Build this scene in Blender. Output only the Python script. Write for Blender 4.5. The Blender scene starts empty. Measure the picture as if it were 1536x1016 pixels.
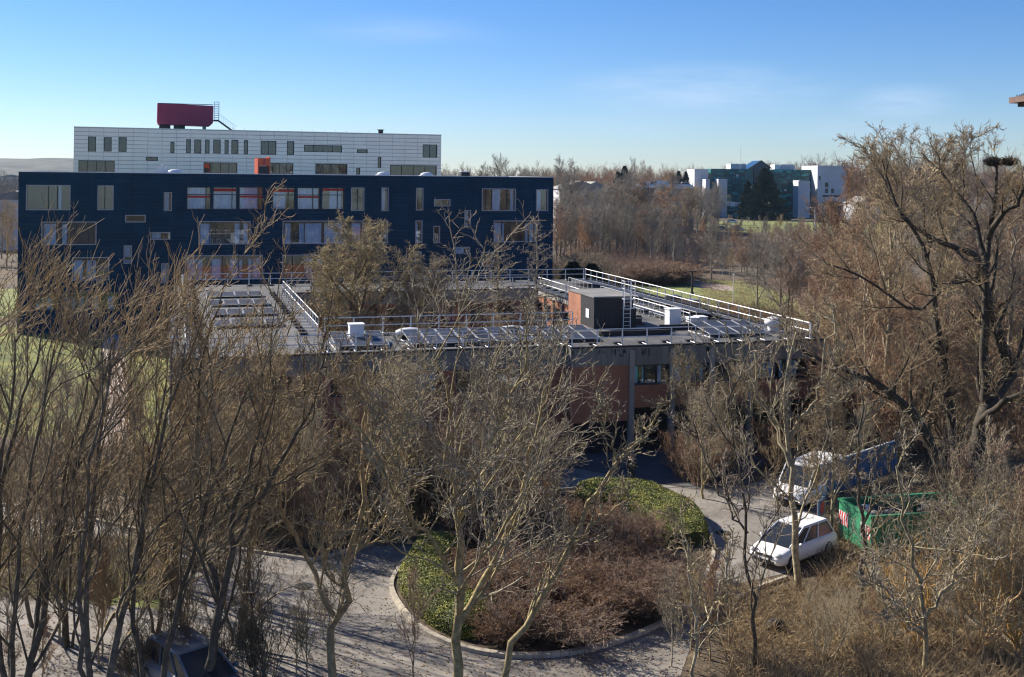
import bpy, math, random
import numpy as np
from mathutils import Matrix, Vector
R = math.radians
SAT, TINT = 1.25, (.87, .95, 1.2, 1)     # white balance of the sky
sc = bpy.context.scene
col = sc.collection

# ------------------------------------------------------------------ camera, sky, sun
F_PX, H, RHO, PY = 1700.0, 16.5, R(.65), 262.0
CR, SR = math.cos(RHO), math.sin(RHO)
cd = bpy.data.cameras.new('camera'); cam = bpy.data.objects.new('camera', cd); col.objects.link(cam)
cd.sensor_width = 36; cd.lens = F_PX/1536*36; cd.shift_y = -(508-PY)/1536
cd.clip_start = .5; cd.clip_end = 12000
cam.matrix_world = Matrix(((CR, -SR, 0, 0), (0, 0, -1, 0), (SR, CR, 0, H), (0, 0, 0, 1)))
sc.camera = cam
SUN_D = Vector((-.81, .58, 0)).normalized(); SUN_EL = R(33)
SUN_AZ = math.atan2(SUN_D.x, SUN_D.y)
w = bpy.data.worlds.new('World'); sc.world = w; w.use_nodes = True
nt = w.node_tree; nt.nodes.clear()
def WN(t, **k):
    n = nt.nodes.new(t)
    for a, b in k.items(): setattr(n, a, b)
    return n
sky = WN('ShaderNodeTexSky', sky_type='NISHITA', sun_disc=False)
sky.sun_elevation = SUN_EL; sky.sun_rotation = SUN_AZ
sky.altitude = 3000; sky.air_density = 1.3; sky.dust_density = 1.0; sky.ozone_density = 3.2
tc = WN('ShaderNodeTexCoord')
out = WN('ShaderNodeOutputWorld'); bg = WN('ShaderNodeBackground'); bg.inputs[1].default_value = .057
mixc = WN('ShaderNodeMix', data_type='RGBA')
# faint cirrus: streaky noise on the sky direction
mp = WN('ShaderNodeMapping'); mp.inputs['Scale'].default_value = (5, 5, 28); mp.inputs['Rotation'].default_value = (0, R(6), 0)
nz = WN('ShaderNodeTexNoise'); nz.inputs['Scale'].default_value = 1.7; nz.inputs['Detail'].default_value = 7; nz.inputs['Roughness'].default_value = .62
nt.links.new(tc.outputs['Generated'], mp.inputs[0]); nt.links.new(mp.outputs[0], nz.inputs['Vector'])
cr = WN('ShaderNodeValToRGB'); cr.color_ramp.elements[0].position = .3; cr.color_ramp.elements[1].position = .72
nt.links.new(nz.outputs[0], cr.inputs[0])
def blob(px, py, sx, sz, amp):
    d = Vector(((px-768)/F_PX, 1, (PY-py)/F_PX)).normalized()
    s = WN('ShaderNodeVectorMath', operation='SUBTRACT'); s.inputs[1].default_value = d
    nt.links.new(tc.outputs['Generated'], s.inputs[0])
    m = WN('ShaderNodeVectorMath', operation='MULTIPLY'); m.inputs[1].default_value = (1/sx, .0, 1/sz)
    nt.links.new(s.outputs[0], m.inputs[0])
    l = WN('ShaderNodeVectorMath', operation='LENGTH'); nt.links.new(m.outputs[0], l.inputs[0])
    r = WN('ShaderNodeMapRange', interpolation_type='SMOOTHSTEP'); r.inputs[1].default_value = 0; r.inputs[2].default_value = 1
    r.inputs[3].default_value = amp; r.inputs[4].default_value = 0
    nt.links.new(l.outputs['Value'], r.inputs[0]); return r
acc = None
for b in (blob(1050, 132, .15, .03, 1), blob(1350, 148, .06, .02, 1), blob(1340, 190, .12, .02, .4), blob(600, 50, .12, .02, .35), blob(960, 185, .1, .02, .3)):
    if acc is None: acc = b.outputs[0]
    else:
        a = WN('ShaderNodeMath', operation='MAXIMUM'); nt.links.new(acc, a.inputs[0]); nt.links.new(b.outputs[0], a.inputs[1]); acc = a.outputs[0]
mm = WN('ShaderNodeMath', operation='MULTIPLY'); nt.links.new(acc, mm.inputs[0]); nt.links.new(cr.outputs[0], mm.inputs[1])
nt.links.new(mm.outputs[0], mixc.inputs['Factor']); nt.links.new(sky.outputs[0], mixc.inputs['A'])
mixc.inputs['B'].default_value = (6.6, 7.6, 8.0, 1)
hs = WN('ShaderNodeHueSaturation'); hs.inputs['Saturation'].default_value = SAT
tn = WN('ShaderNodeMix', data_type='RGBA', blend_type='MULTIPLY'); tn.inputs['Factor'].default_value = 1; tn.inputs['B'].default_value = TINT
nt.links.new(mixc.outputs['Result'], hs.inputs['Color']); nt.links.new(hs.outputs[0], tn.inputs['A'])
nt.links.new(tn.outputs['Result'], bg.inputs[0]); nt.links.new(bg.outputs[0], out.inputs[0])
sl = bpy.data.lights.new('sun', 'SUN'); sl.energy = 5.0; sl.angle = R(.5); sl.color = (1, .92, .8)
so = bpy.data.objects.new('sun', sl); col.objects.link(so)
sd = Vector((SUN_D.x*math.cos(SUN_EL), SUN_D.y*math.cos(SUN_EL), math.sin(SUN_EL)))
so.rotation_euler = sd.to_track_quat('Z', 'Y').to_euler(); so.location = (-40, 20, 60)
sc.view_settings.view_transform = 'Standard'; sc.view_settings.look = 'None'
sc.view_settings.exposure = .93; sc.view_settings.gamma = 1
sc.cycles.filter_width = 1.2; sc.cycles.use_denoising = True; sc.cycles.max_bounces = 5; sc.cycles.diffuse_bounces = 2; sc.cycles.glossy_bounces = 3; sc.cycles.transparent_max_bounces = 8
sc.cycles.volume_bounces = 0; sc.cycles.volume_step_rate = 4

# ------------------------------------------------------------------ measuring helpers: a sight line in metres
def ray(px, py):
    u = (px-768)/F_PX; v = (PY-py)/F_PX
    return (u*CR-v*SR, 1.0, u*SR+v*CR)
def gz(px, py, z=0.0):
    d = ray(px, py); t = (z-H)/d[2]; return Vector((d[0]*t, t, z))
def gy(px, py, Y):
    d = ray(px, py); return Vector((d[0]*Y, Y, H+d[2]*Y))

# ------------------------------------------------------------------ materials
MATS = {}
def mat(name, c1, c2=None, scale=2.0, rough=.8, metal=0, detail=4, c3=None, bump=0, stretch=(1, 1, 1), rnd=0, spec=.5, lo=.35, hi=.65, bscale=None):
    if name in MATS: return MATS[name]
    m = bpy.data.materials.new(name); m.use_nodes = True; t = m.node_tree; b = t.nodes['Principled BSDF']
    b.inputs['Roughness'].default_value = rough; b.inputs['Metallic'].default_value = metal
    b.inputs['Specular IOR Level'].default_value = spec
    tcn = t.nodes.new('ShaderNodeTexCoord'); mpn = t.nodes.new('ShaderNodeMapping'); mpn.inputs['Scale'].default_value = stretch
    t.links.new(tcn.outputs['Object'], mpn.inputs[0])
    n = t.nodes.new('ShaderNodeTexNoise'); n.inputs['Scale'].default_value = scale; n.inputs['Detail'].default_value = detail
    n.inputs['Roughness'].default_value = .6
    t.links.new(mpn.outputs[0], n.inputs['Vector'])
    r = t.nodes.new('ShaderNodeValToRGB'); r.color_ramp.elements[0].position = lo; r.color_ramp.elements[1].position = hi
    r.color_ramp.elements[0].color = (*c1, 1); r.color_ramp.elements[1].color = (*(c2 or [x*1.15 for x in c1]), 1)
    if c3:
        e = r.color_ramp.elements.new((lo+hi)/2); e.color = (*c3, 1)
    t.links.new(n.outputs[0], r.inputs[0]); outc = r.outputs[0]
    if rnd:
        oi = t.nodes.new('ShaderNodeObjectInfo'); hv = t.nodes.new('ShaderNodeHueSaturation')
        mr = t.nodes.new('ShaderNodeMapRange'); mr.inputs[3].default_value = 1-rnd; mr.inputs[4].default_value = 1+rnd
        t.links.new(oi.outputs['Random'], mr.inputs[0]); t.links.new(mr.outputs[0], hv.inputs['Value'])
        ms_ = t.nodes.new('ShaderNodeMath'); ms_.operation = 'FRACT'; mq = t.nodes.new('ShaderNodeMath'); mq.operation = 'MULTIPLY'; mq.inputs[1].default_value = 7.3; mw = t.nodes.new('ShaderNodeMapRange'); mw.inputs[3].default_value = .8; mw.inputs[4].default_value = 1.2
        t.links.new(oi.outputs['Random'], mq.inputs[0]); t.links.new(mq.outputs[0], ms_.inputs[0]); t.links.new(ms_.outputs[0], mw.inputs[0]); t.links.new(mw.outputs[0], hv.inputs['Saturation'])
        t.links.new(outc, hv.inputs['Color']); outc = hv.outputs[0]
    t.links.new(outc, b.inputs['Base Color'])
    if bump:
        bp = t.nodes.new('ShaderNodeBump'); bp.inputs['Strength'].default_value = bump; bp.inputs['Distance'].default_value = .05
        n2 = t.nodes.new('ShaderNodeTexNoise'); n2.inputs['Scale'].default_value = bscale or scale*4; n2.inputs['Detail'].default_value = 5
        t.links.new(mpn.outputs[0], n2.inputs['Vector']); t.links.new(n2.outputs[0], bp.inputs['Height']); t.links.new(bp.outputs[0], b.inputs['Normal'])
    MATS[name] = m; return m

def brick_mat(name, c1, c2, mortar, bw, rh, ms=.012, offset=.5, rough=.85, bump=.5, stain=None, axis='XZ', metal=0, spec=.5):
    m = bpy.data.materials.new(name); m.use_nodes = True; t = m.node_tree; b = t.nodes['Principled BSDF']
    b.inputs['Roughness'].default_value = rough; b.inputs['Metallic'].default_value = metal; b.inputs['Specular IOR Level'].default_value = spec
    tcn = t.nodes.new('ShaderNodeTexCoord'); sp = t.nodes.new('ShaderNodeSeparateXYZ'); cb = t.nodes.new('ShaderNodeCombineXYZ')
    t.links.new(tcn.outputs['Object'], sp.inputs[0])
    ad = t.nodes.new('ShaderNodeMath'); ad.operation = 'ADD'
    t.links.new(sp.outputs['X'], ad.inputs[0]); t.links.new(sp.outputs['Y'], ad.inputs[1])
    t.links.new(ad.outputs[0], cb.inputs[0]); t.links.new(sp.outputs['Z'], cb.inputs[1])
    br = t.nodes.new('ShaderNodeTexBrick'); br.offset = offset
    br.inputs['Color1'].default_value = (*c1, 1); br.inputs['Color2'].default_value = (*c2, 1); br.inputs['Mortar'].default_value = (*mortar, 1)
    br.inputs['Scale'].default_value = 1; br.inputs['Mortar Size'].default_value = ms; br.inputs['Brick Width'].default_value = bw; br.inputs['Row Height'].default_value = rh
    br.inputs['Mortar Smooth'].default_value = .3
    t.links.new(cb.outputs[0], br.inputs['Vector'])
    n = t.nodes.new('ShaderNodeTexNoise'); n.inputs['Scale'].default_value = .5; n.inputs['Detail'].default_value = 6
    mpn = t.nodes.new('ShaderNodeMapping'); mpn.inputs['Scale'].default_value = (1, 1, .35)
    t.links.new(tcn.outputs['Object'], mpn.inputs[0]); t.links.new(mpn.outputs[0], n.inputs['Vector'])
    mx = t.nodes.new('ShaderNodeMix'); mx.data_type = 'RGBA'; mx.blend_type = 'MULTIPLY'; mx.inputs['Factor'].default_value = 1
    rp = t.nodes.new('ShaderNodeValToRGB'); rp.color_ramp.elements[0].position = .3; rp.color_ramp.elements[1].position = .7
    s = stain or (.72, .72, .72); rp.color_ramp.elements[0].color = (*s, 1)
    t.links.new(n.outputs[0], rp.inputs[0]); t.links.new(br.outputs['Color'], mx.inputs['A']); t.links.new(rp.outputs[0], mx.inputs['B'])
    t.links.new(mx.outputs['Result'], b.inputs['Base Color'])
    bp = t.nodes.new('ShaderNodeBump'); bp.inputs['Strength'].default_value = bump; bp.inputs['Distance'].default_value = .02; bp.invert = True
    t.links.new(br.outputs['Fac'], bp.inputs['Height']); t.links.new(bp.outputs[0], b.inputs['Normal'])
    return m

def glass_mat(name, tint, refl=.12, bumpy=0):
    m = bpy.data.materials.new(name); m.use_nodes = True; t = m.node_tree; t.nodes.clear()
    o = t.nodes.new('ShaderNodeOutputMaterial'); tr = t.nodes.new('ShaderNodeBsdfTransparent'); tr.inputs[0].default_value = (*tint, 1)
    gl = t.nodes.new('ShaderNodeBsdfGlossy'); gl.inputs['Roughness'].default_value = .02; gl.inputs['Color'].default_value = (.9, .95, 1, 1)
    fr = t.nodes.new('ShaderNodeFresnel'); fr.inputs[0].default_value = 1.5
    ad = t.nodes.new('ShaderNodeMath'); ad.operation = 'ADD'; ad.use_clamp = True; ad.inputs[1].default_value = refl
    mx = t.nodes.new('ShaderNodeMixShader'); t.links.new(fr.outputs[0], ad.inputs[0]); t.links.new(ad.outputs[0], mx.inputs[0])
    t.links.new(tr.outputs[0], mx.inputs[1]); t.links.new(gl.outputs[0], mx.inputs[2]); t.links.new(mx.outputs[0], o.inputs[0])
    if bumpy:
        tcn = t.nodes.new('ShaderNodeTexCoord')
        n = t.nodes.new('ShaderNodeTexNoise'); n.inputs['Scale'].default_value = .35; n.inputs['Detail'].default_value = 3
        t.links.new(tcn.outputs['Object'], n.inputs['Vector'])
        bp = t.nodes.new('ShaderNodeBump'); bp.inputs['Strength'].default_value = bumpy; bp.inputs['Distance'].default_value = .3
        t.links.new(n.outputs[0], bp.inputs['Height']); t.links.new(bp.outputs[0], gl.inputs['Normal'])
    return m

M_NAVY = brick_mat('navy_cladding', (.001, .036, .079), (.002, .046, .096), (.001, .014, .034), 3.6, .4, ms=.02, offset=0, rough=.5, bump=.5, stain=(.6, .64, .68), spec=.15)
M_WHITEP = brick_mat('white_metal_panels', (.93, .8, .69), (.95, .84, .73), (.62, .55, .48), 2.15, .62, ms=.03, offset=0, rough=.38, bump=1, stain=(.93, .93, .93), metal=.75)
M_BRICK = brick_mat('red_brick', (.38, .145, .075), (.47, .19, .1), (.3, .22, .18), .44, .15, ms=.012, stain=(.7, .68, .68))
M_FASCIA = mat('ribbed_concrete', (.16, .15, .13), (.25, .235, .2), scale=1.2, rough=.9, stretch=(3, 3, .3), bump=.4, bscale=14)
M_ALGAE = mat('concrete_black_stain', (.03, .03, .028), (.22, .21, .18), scale=2.5, rough=.95, stretch=(2, 2, .5), lo=.42, hi=.6)
M_CONC = mat('pale_concrete', (.27, .26, .23), (.36, .34, .3), scale=1.5, rough=.9, bump=.3)
M_ROOF = mat('roof_membrane', (.05, .05, .052), (.13, .125, .12), scale=.5, rough=.8, detail=8, c3=(.08, .08, .082), bump=.2)
M_ROOF2 = mat('pale_roof_membrane', (.16, .15, .14), (.24, .23, .22), scale=.7, rough=.8, detail=8)
M_FRAME = mat('pale_window_frame', (.34, .34, .35), rough=.5, scale=3)
M_DKFRAME = mat('dark_window_frame', (.018, .022, .03), rough=.5, scale=3)
M_GLASS = glass_mat('window_glass', (.8, .9, 1), .03)
M_GLASSD = glass_mat('grey_window_glass', (.38, .46, .52), .03)
M_CURT = mat('pale_curtain', (.58, .7, .76), (.74, .84, .9), scale=2, rough=.9)
M_BLIND = mat('red_blind', (.42, .035, .025), (.5, .05, .03), scale=3, rough=.8)
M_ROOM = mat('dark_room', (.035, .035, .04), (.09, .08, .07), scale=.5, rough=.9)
M_RED = mat('maroon_cladding', (.34, .03, .085), (.4, .04, .1), scale=.5, rough=.6)
M_ORANGE = mat('orange_steel', (.6, .09, .03), (.68, .12, .04), scale=2, rough=.5)
M_GALV = mat('galvanised_steel', (.7, .7, .7), (.8, .8, .8), scale=6, rough=.5, metal=.15)
M_DARK = mat('dark_cladding', (.012, .012, .016), (.022, .021, .026), scale=2, rough=.6, stretch=(12, 12, .2), bump=.6, bscale=3)
M_PANEL = mat('solar_cells', (.028, .032, .045), (.045, .05, .065), scale=4, rough=.5, spec=.3)
M_WHITE = mat('white_paint', (.72, .73, .75), (.78, .79, .8), scale=2, rough=.4)
M_ASPH = mat('asphalt', (.15, .135, .12), (.27, .245, .215), scale=.55, rough=.9, detail=12, c3=(.21, .19, .165), bump=.25, bscale=30)
M_ASPHD = mat('shaded_asphalt_and_rubble', (.06, .062, .066), (.1, .1, .104), scale=.4, rough=.85, detail=8, bump=.2, bscale=30)  # dark tone puts shade into the forecourt colour; skip rubble shares it
M_PATH = mat('pale_paving', (.36, .29, .25), (.46, .38, .33), scale=1, rough=.9, detail=8)
M_LITTER = mat('leaf_litter', (.03, .024, .015), (.2, .145, .09), scale=.9, rough=1, detail=14, c3=(.09, .066, .04), bump=.8, bscale=8, lo=.3, hi=.72)
M_LAWN = mat('lawn', (.07, .09, .018), (.22, .22, .045), scale=.35, rough=1, detail=14, c3=(.13, .145, .028), bump=.8, bscale=10)
M_LAWNT = mat('mossy_lawn', (.11, .13, .035), (.25, .27, .075), scale=.5, rough=1, detail=12, c3=(.17, .19, .05), bump=.6, bscale=10)
M_KERB = mat('kerb_stone', (.33, .29, .23), (.48, .42, .33), scale=1.2, rough=.85, bump=.3)
M_HEDGE = mat('hedge_leaf', (.11, .125, .014), (.33, .32, .05), scale=1.3, rough=.7, c3=(.2, .21, .028))
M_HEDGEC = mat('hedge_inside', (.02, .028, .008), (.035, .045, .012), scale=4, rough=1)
M_IVY = mat('conifer_needles', (.012, .028, .012), (.03, .05, .02), scale=1, rough=.8)
M_BLACK = mat('black_rubber', (.015, .015, .015), rough=.8)
M_CARW = mat('white_car_paint', (.75, .75, .76), (.78, .78, .79), scale=1, rough=.25)
M_CARG = mat('slate_blue_car_paint', (.12, .15, .2), (.15, .18, .23), scale=1, rough=.3)
M_CARD = mat('dark_car_paint', (.02, .022, .027), (.03, .032, .037), scale=1, rough=.25)
M_CARGL = mat('car_glass', (.02, .025, .03), (.03, .035, .04), scale=1, rough=.22, spec=.5)
M_LAMP = mat('clear_headlight', (.5, .52, .55), rough=.15, scale=3)
M_RIM = mat('alloy_rim', (.4, .4, .42), rough=.35, metal=.7)
M_BLUE = mat('blue_sheet_metal', (.05, .13, .26), (.08, .19, .36), scale=1.2, rough=.45)
M_GREEN = mat('green_painted_board', (.02, .16, .08), (.05, .27, .14), scale=3, rough=.5)
M_SIGNR = mat('red_reflective', (.6, .04, .04), rough=.5)
M_TEAL = mat('teal_glass_reflections', (.008, .17, .18), (.04, .42, .42), scale=.25, rough=.2, spec=.35, detail=8, stretch=(1, 1, 2.5), c3=(.008, .05, .055), lo=.38, hi=.62)  # mottled noise paints reflections into the glass colour
M_TEALD = mat('dark_blue_glass', (.006, .03, .07), (.01, .045, .09), scale=.4, rough=.2, spec=.4)
M_PALEW = mat('white_render', (.5, .5, .52), (.58, .58, .6), scale=.3, rough=.8)

def bark(name, a, b, c, rnd=.22):
    return mat(name, a, b, scale=4.5, rough=.9, c3=c, rnd=rnd, detail=5, lo=.3, hi=.7)
B_ASH = bark('ash_bark', (.14, .115, .07), (.52, .44, .25), (.3, .245, .14))
B_TWIG = bark('lichen_twig', (.16, .125, .08), (.47, .4, .26), (.3, .245, .155))
B_BROWN = bark('brown_twig', (.18, .138, .085), (.5, .385, .235), (.32, .245, .15))
B_RED = bark('reddish_twig', (.2, .125, .08), (.47, .31, .2), (.31, .205, .135))
B_DARK = bark('dark_bark', (.06, .048, .034), (.19, .15, .1), (.11, .088, .06))
B_GREY = bark('grey_twig', (.16, .14, .11), (.36, .32, .27), (.25, .22, .18))
B_OLIVE = bark('olive_willow_twig', (.18, .145, .085), (.4, .33, .2), (.28, .23, .14))
B_ORANGE = bark('orange_willow_bark', (.38, .2, .07), (.6, .4, .16), (.5, .3, .1))
B_SHADE = bark('shaded_twig', (.09, .07, .045), (.25, .19, .12), (.15, .115, .075))  # darker twig tone, shade put into the colour of bush crowns
B_MAROON = bark('maroon_twig', (.12, .072, .046), (.36, .25, .165), (.22, .14, .09))

# ------------------------------------------------------------------ mesh helpers
def tag(o, label=None, cat=None, group=None, kind=None):
    if label: o['label'] = label
    if cat: o['category'] = cat
    if group: o['group'] = group
    if kind: o['kind'] = kind
    return o
def empty(name, loc=(0, 0, 0), rz=0, label=None, cat=None, group=None):
    o = bpy.data.objects.new(name, None); col.objects.link(o); o.location = loc; o.rotation_euler = (0, 0, rz); o.empty_display_size = .3
    return tag(o, label, cat, group)
def link(name, me, parent=None, loc=(0, 0, 0), rz=0):
    o = bpy.data.objects.new(name, me); col.objects.link(o); o.location = loc; o.rotation_euler = (0, 0, rz)
    if parent is not None: o.parent = parent
    return o
class MB:
    def __init__(s): s.v = []; s.f = []; s.mi = []; s.mats = []; s.sm = []
    def m(s, mt):
        if mt not in s.mats: s.mats.append(mt)
        return s.mats.index(mt)
    def add(s, vs, fs, mt, smooth=False):
        b = len(s.v); s.v += [tuple(x) for x in vs]; k = s.m(mt)
        for f in fs: s.f.append([b+i for i in f]); s.mi.append(k); s.sm.append(smooth)
    def box(s, x0, x1, y0, y1, z0, z1, mt):
        v = [(x0, y0, z0), (x1, y0, z0), (x1, y1, z0), (x0, y1, z0), (x0, y0, z1), (x1, y0, z1), (x1, y1, z1), (x0, y1, z1)]
        s.add(v, [(0, 3, 2, 1), (4, 5, 6, 7), (0, 1, 5, 4), (1, 2, 6, 5), (2, 3, 7, 6), (3, 0, 4, 7)], mt)
    def prism(s, pts, y0, y1, mt):      # outline in x,z pushed along y
        n = len(pts); v = [(x, y0, z) for x, z in pts]+[(x, y1, z) for x, z in pts]
        s.add(v, [list(range(n)), list(range(2*n-1, n-1, -1))]+[(i, i+n, (i+1) % n+n, (i+1) % n) for i in range(n)], mt)
    def slab(s, pts, z0, z1, mt):       # outline in x,y pushed along z
        n = len(pts); v = [(p[0], p[1], z0) for p in pts]+[(p[0], p[1], z1) for p in pts]
        s.add(v, [list(range(n-1, -1, -1)), list(range(n, 2*n))]+[(i, (i+1) % n, (i+1) % n+n, i+n) for i in range(n)], mt)
    def tube(s, a, b, r, mt, n=6, r2=None, caps=True):
        a = Vector(a); b = Vector(b); d = (b-a).normalized(); u = d.orthogonal().normalized(); w_ = d.cross(u); r2 = r if r2 is None else r2
        v = []
        for p, rr in ((a, r), (b, r2)):
            for i in range(n): t = 2*math.pi*i/n; v.append(p+(u*math.cos(t)+w_*math.sin(t))*rr)
        fs = [(i, (i+1) % n, (i+1) % n+n, i+n) for i in range(n)]
        s.add(v, fs, mt, n > 5)
        if caps: s.add(v, [list(range(n-1, -1, -1)), list(range(n, 2*n))], mt)
    def ball(s, c, rx, ry, rz_, mt, nu=10, nv=6):
        v = []; fs = []
        for j in range(nv+1):
            ph = math.pi*j/nv
            for i in range(nu): th = 2*math.pi*i/nu; v.append((c[0]+rx*math.sin(ph)*math.cos(th), c[1]+ry*math.sin(ph)*math.sin(th), c[2]+rz_*math.cos(ph)))
        for j in range(nv):
            for i in range(nu): fs.append((j*nu+i, (j+1)*nu+i, (j+1)*nu+(i+1) % nu, j*nu+(i+1) % nu))
        s.add(v, fs, mt, True)
    def mesh(s, name):
        me = bpy.data.meshes.new(name); me.from_pydata(s.v, [], s.f)
        for mt in s.mats: me.materials.append(mt)
        me.polygons.foreach_set('material_index', s.mi); me.polygons.foreach_set('use_smooth', s.sm); me.update(); return me
    def build(s, name, parent=None, loc=(0, 0, 0), rz=0): return link(name, s.mesh(name), parent, loc, rz)
def copy_tree(o, parent=None):
    c = o.copy(); col.objects.link(c)
    if parent is not None: c.parent = parent
    for ch in list(o.children): copy_tree(ch, c)
    return c
def np_mesh(name, V, Q, mt, mi=None, smooth=True):
    me = bpy.data.meshes.new(name); V = np.ascontiguousarray(V.reshape(-1, 3), dtype=np.float32); Q = Q.reshape(-1, 4)
    me.vertices.add(len(V)); me.vertices.foreach_set('co', V.ravel())
    me.loops.add(Q.size); me.loops.foreach_set('vertex_index', Q.astype(np.int32).ravel())
    me.polygons.add(len(Q)); me.polygons.foreach_set('loop_start', np.arange(0, Q.size, 4, dtype=np.int32))
    me.polygons.foreach_set('use_smooth', np.full(len(Q), smooth))
    for k in (mt if isinstance(mt, (list, tuple)) else [mt]): me.materials.append(k)
    if mi is not None: me.polygons.foreach_set('material_index', mi.astype(np.int32))
    me.update(calc_edges=True); return me
def norm(a): return a/np.maximum(np.linalg.norm(a, axis=-1, keepdims=True), 1e-9)
def tubes(P, Rr, k):
    N, S, _ = P.shape
    T = norm(P[:, -1]-P[:, 0]); ref = np.where(np.abs(T[:, 2:3]) > .8, np.array([[1., 0, 0]]), np.array([[0, 0, 1.]]))
    u = norm(np.cross(T, ref)); v = np.cross(T, u)
    a = 2*np.pi*np.arange(k)/k
    ring = u[:, None, :]*np.cos(a)[None, :, None]+v[:, None, :]*np.sin(a)[None, :, None]
    V = P[:, :, None, :]+Rr[:, :, None, None]*ring[:, None]
    b = (np.arange(N)*S*k)[:, None, None]+(np.arange(S-1)*k)[None, :, None]
    i = np.arange(k)[None, None, :]; j = (i+1) % k
    Q = np.stack([b+i, b+j, b+j+k, b+i+k], -1)
    return V.reshape(-1, 3), Q.reshape(-1, 4)
def join_tubes(parts):
    Vs, Qs, off = [], [], 0
    for P, Rr, k in parts:
        V, Q = tubes(P, Rr, k); Vs.append(V); Qs.append(Q+off); off += len(V)
    return np.concatenate(Vs), np.concatenate(Qs)
def grow(rng, P, Rr, n, ln, ang, seg=4, trop=(0, 0, .1), wob=.12, rr=.55, rmin=.008, t0=.25, t1=1., tl=.4, tip=.35, plen=None):
    N, S = Rr.shape; idx = np.repeat(np.arange(N), n); M = N*n
    t = (np.tile(np.arange(n), N)+rng.random(M))/n*(t1-t0)+t0
    x = np.clip(t, 0, .999)*(S-1); i = x.astype(int); fr = (x-i)[:, None]
    pos = P[idx, i]*(1-fr)+P[idx, i+1]*fr; tan = norm(P[idx, i+1]-P[idx, i]); rp = Rr[idx, i]*(1-fr[:, 0])+Rr[idx, i+1]*fr[:, 0]
    pl = np.linalg.norm(np.diff(P, axis=1), axis=2).sum(1)[idx] if plen is None else plen
    L = pl*ln*(1-tl*t)*(.7+.6*rng.random(M))
    ref = np.where(np.abs(tan[:, 2:3]) > .85, np.array([[1., 0, 0]]), np.array([[0, 0, 1.]]))
    u = norm(np.cross(tan, ref)); v = np.cross(tan, u); az = np.arange(M)*2.4+rng.normal(0, .5, M)
    an = ang*(.75+.5*rng.random(M)); d = tan*np.cos(an)[:, None]+(u*np.cos(az)[:, None]+v*np.sin(az)[:, None])*np.sin(an)[:, None]
    out_ = np.empty((M, seg, 3)); out_[:, 0] = pos; st = (L/(seg-1))[:, None]; tr = np.array(trop)
    for s in range(1, seg):
        d = norm(d+rng.normal(0, wob, (M, 3))+tr); out_[:, s] = out_[:, s-1]+d*st
    r0 = np.maximum(rp*rr, rmin); s_ = np.linspace(0, 1, seg)[None, :]
    return out_, np.maximum(r0[:, None]*(1-(1-tip)*s_), rmin*.6)
def poly(rng, pts, r0, r1, seg=10, wob=.03):
    pts = np.array(pts, float); d = np.r_[0, np.cumsum(np.linalg.norm(np.diff(pts, axis=0), axis=1))]; s = np.linspace(0, d[-1], seg)
    P = np.stack([np.interp(s, d, pts[:, k]) for k in range(3)], 1); P[1:] += rng.normal(0, wob, (seg-1, 3))
    return P[None], np.linspace(r0, r1, seg)[None]
def cat(sets):
    S = max(p.shape[1] for p, r in sets)
    def rs(p, r):
        if p.shape[1] == S: return p, r
        x = np.linspace(0, p.shape[1]-1, S); i = np.minimum(x.astype(int), p.shape[1]-2); f = x-i
        return p[:, i]*(1-f)[None, :, None]+p[:, i+1]*f[None, :, None], r[:, i]*(1-f)+r[:, i+1]*f
    q = [rs(p, r) for p, r in sets]; return np.concatenate([a for a, b in q]), np.concatenate([b for a, b in q])
PROTO = {}
def proto(name, trunk_parts, crown_parts, tm, cm):
    V, Q = join_tubes(trunk_parts); V2, Q2 = join_tubes(crown_parts)
    h = float(np.percentile(V2[:, 2], 99.5))
    PROTO[name] = (np_mesh('trunk', V, Q, tm), np_mesh('crown', V2, Q2, cm), h)

# ------------------------------------------------------------------ tree kinds (grown limb by limb)
def broad_tree(name, seed, h=12., tm=B_ASH, cm=B_TWIG, r=.2, lean=(0, 0), n1=8, n2=7, n3=7, n4=6, n5=4, up=.12, fork=.16, a1=.75, tw=.009, spread=.5, wb=1.0):
    g = np.random.default_rng(seed)
    T = poly(g, [(0, 0, -.3), (lean[0]*.3, lean[1]*.3, h*.3), (lean[0]*.7, lean[1]*.7, h*.62), (lean[0], lean[1], h*.86)], r, r*.25, 12, .05)
    A = grow(g, *T, n1, spread, a1, 8, (lean[0]*.02, lean[1]*.02, up), .11*wb, .62, .03, fork, .98, .45)
    Bq = grow(g, *A, n2, .5, .65, 6, (0, 0, up*.6), .16*wb, .55, .018, .2, 1, .35)
    C = grow(g, *Bq, n3, .5, .7, 5, (0, 0, up*.5), .2*wb, .6, .012, .15, 1, .3)
    D = grow(g, *C, n4, .55, .7, 4, (0, 0, up*.5), .22, .7, tw, .1, 1, .3)
    cr_ = [(Bq[0], Bq[1], 4), (C[0], C[1], 3), (D[0], D[1], 3)]
    if n5:
        E_ = grow(g, *D, n5, .6, .7, 3, (0, 0, up*.3), .2, .8, tw*.8, .15, 1, .3); cr_.append((E_[0], E_[1], 3))
    proto(name, [(T[0], T[1], 8), (A[0], A[1], 5)], cr_, tm, cm)
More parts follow.
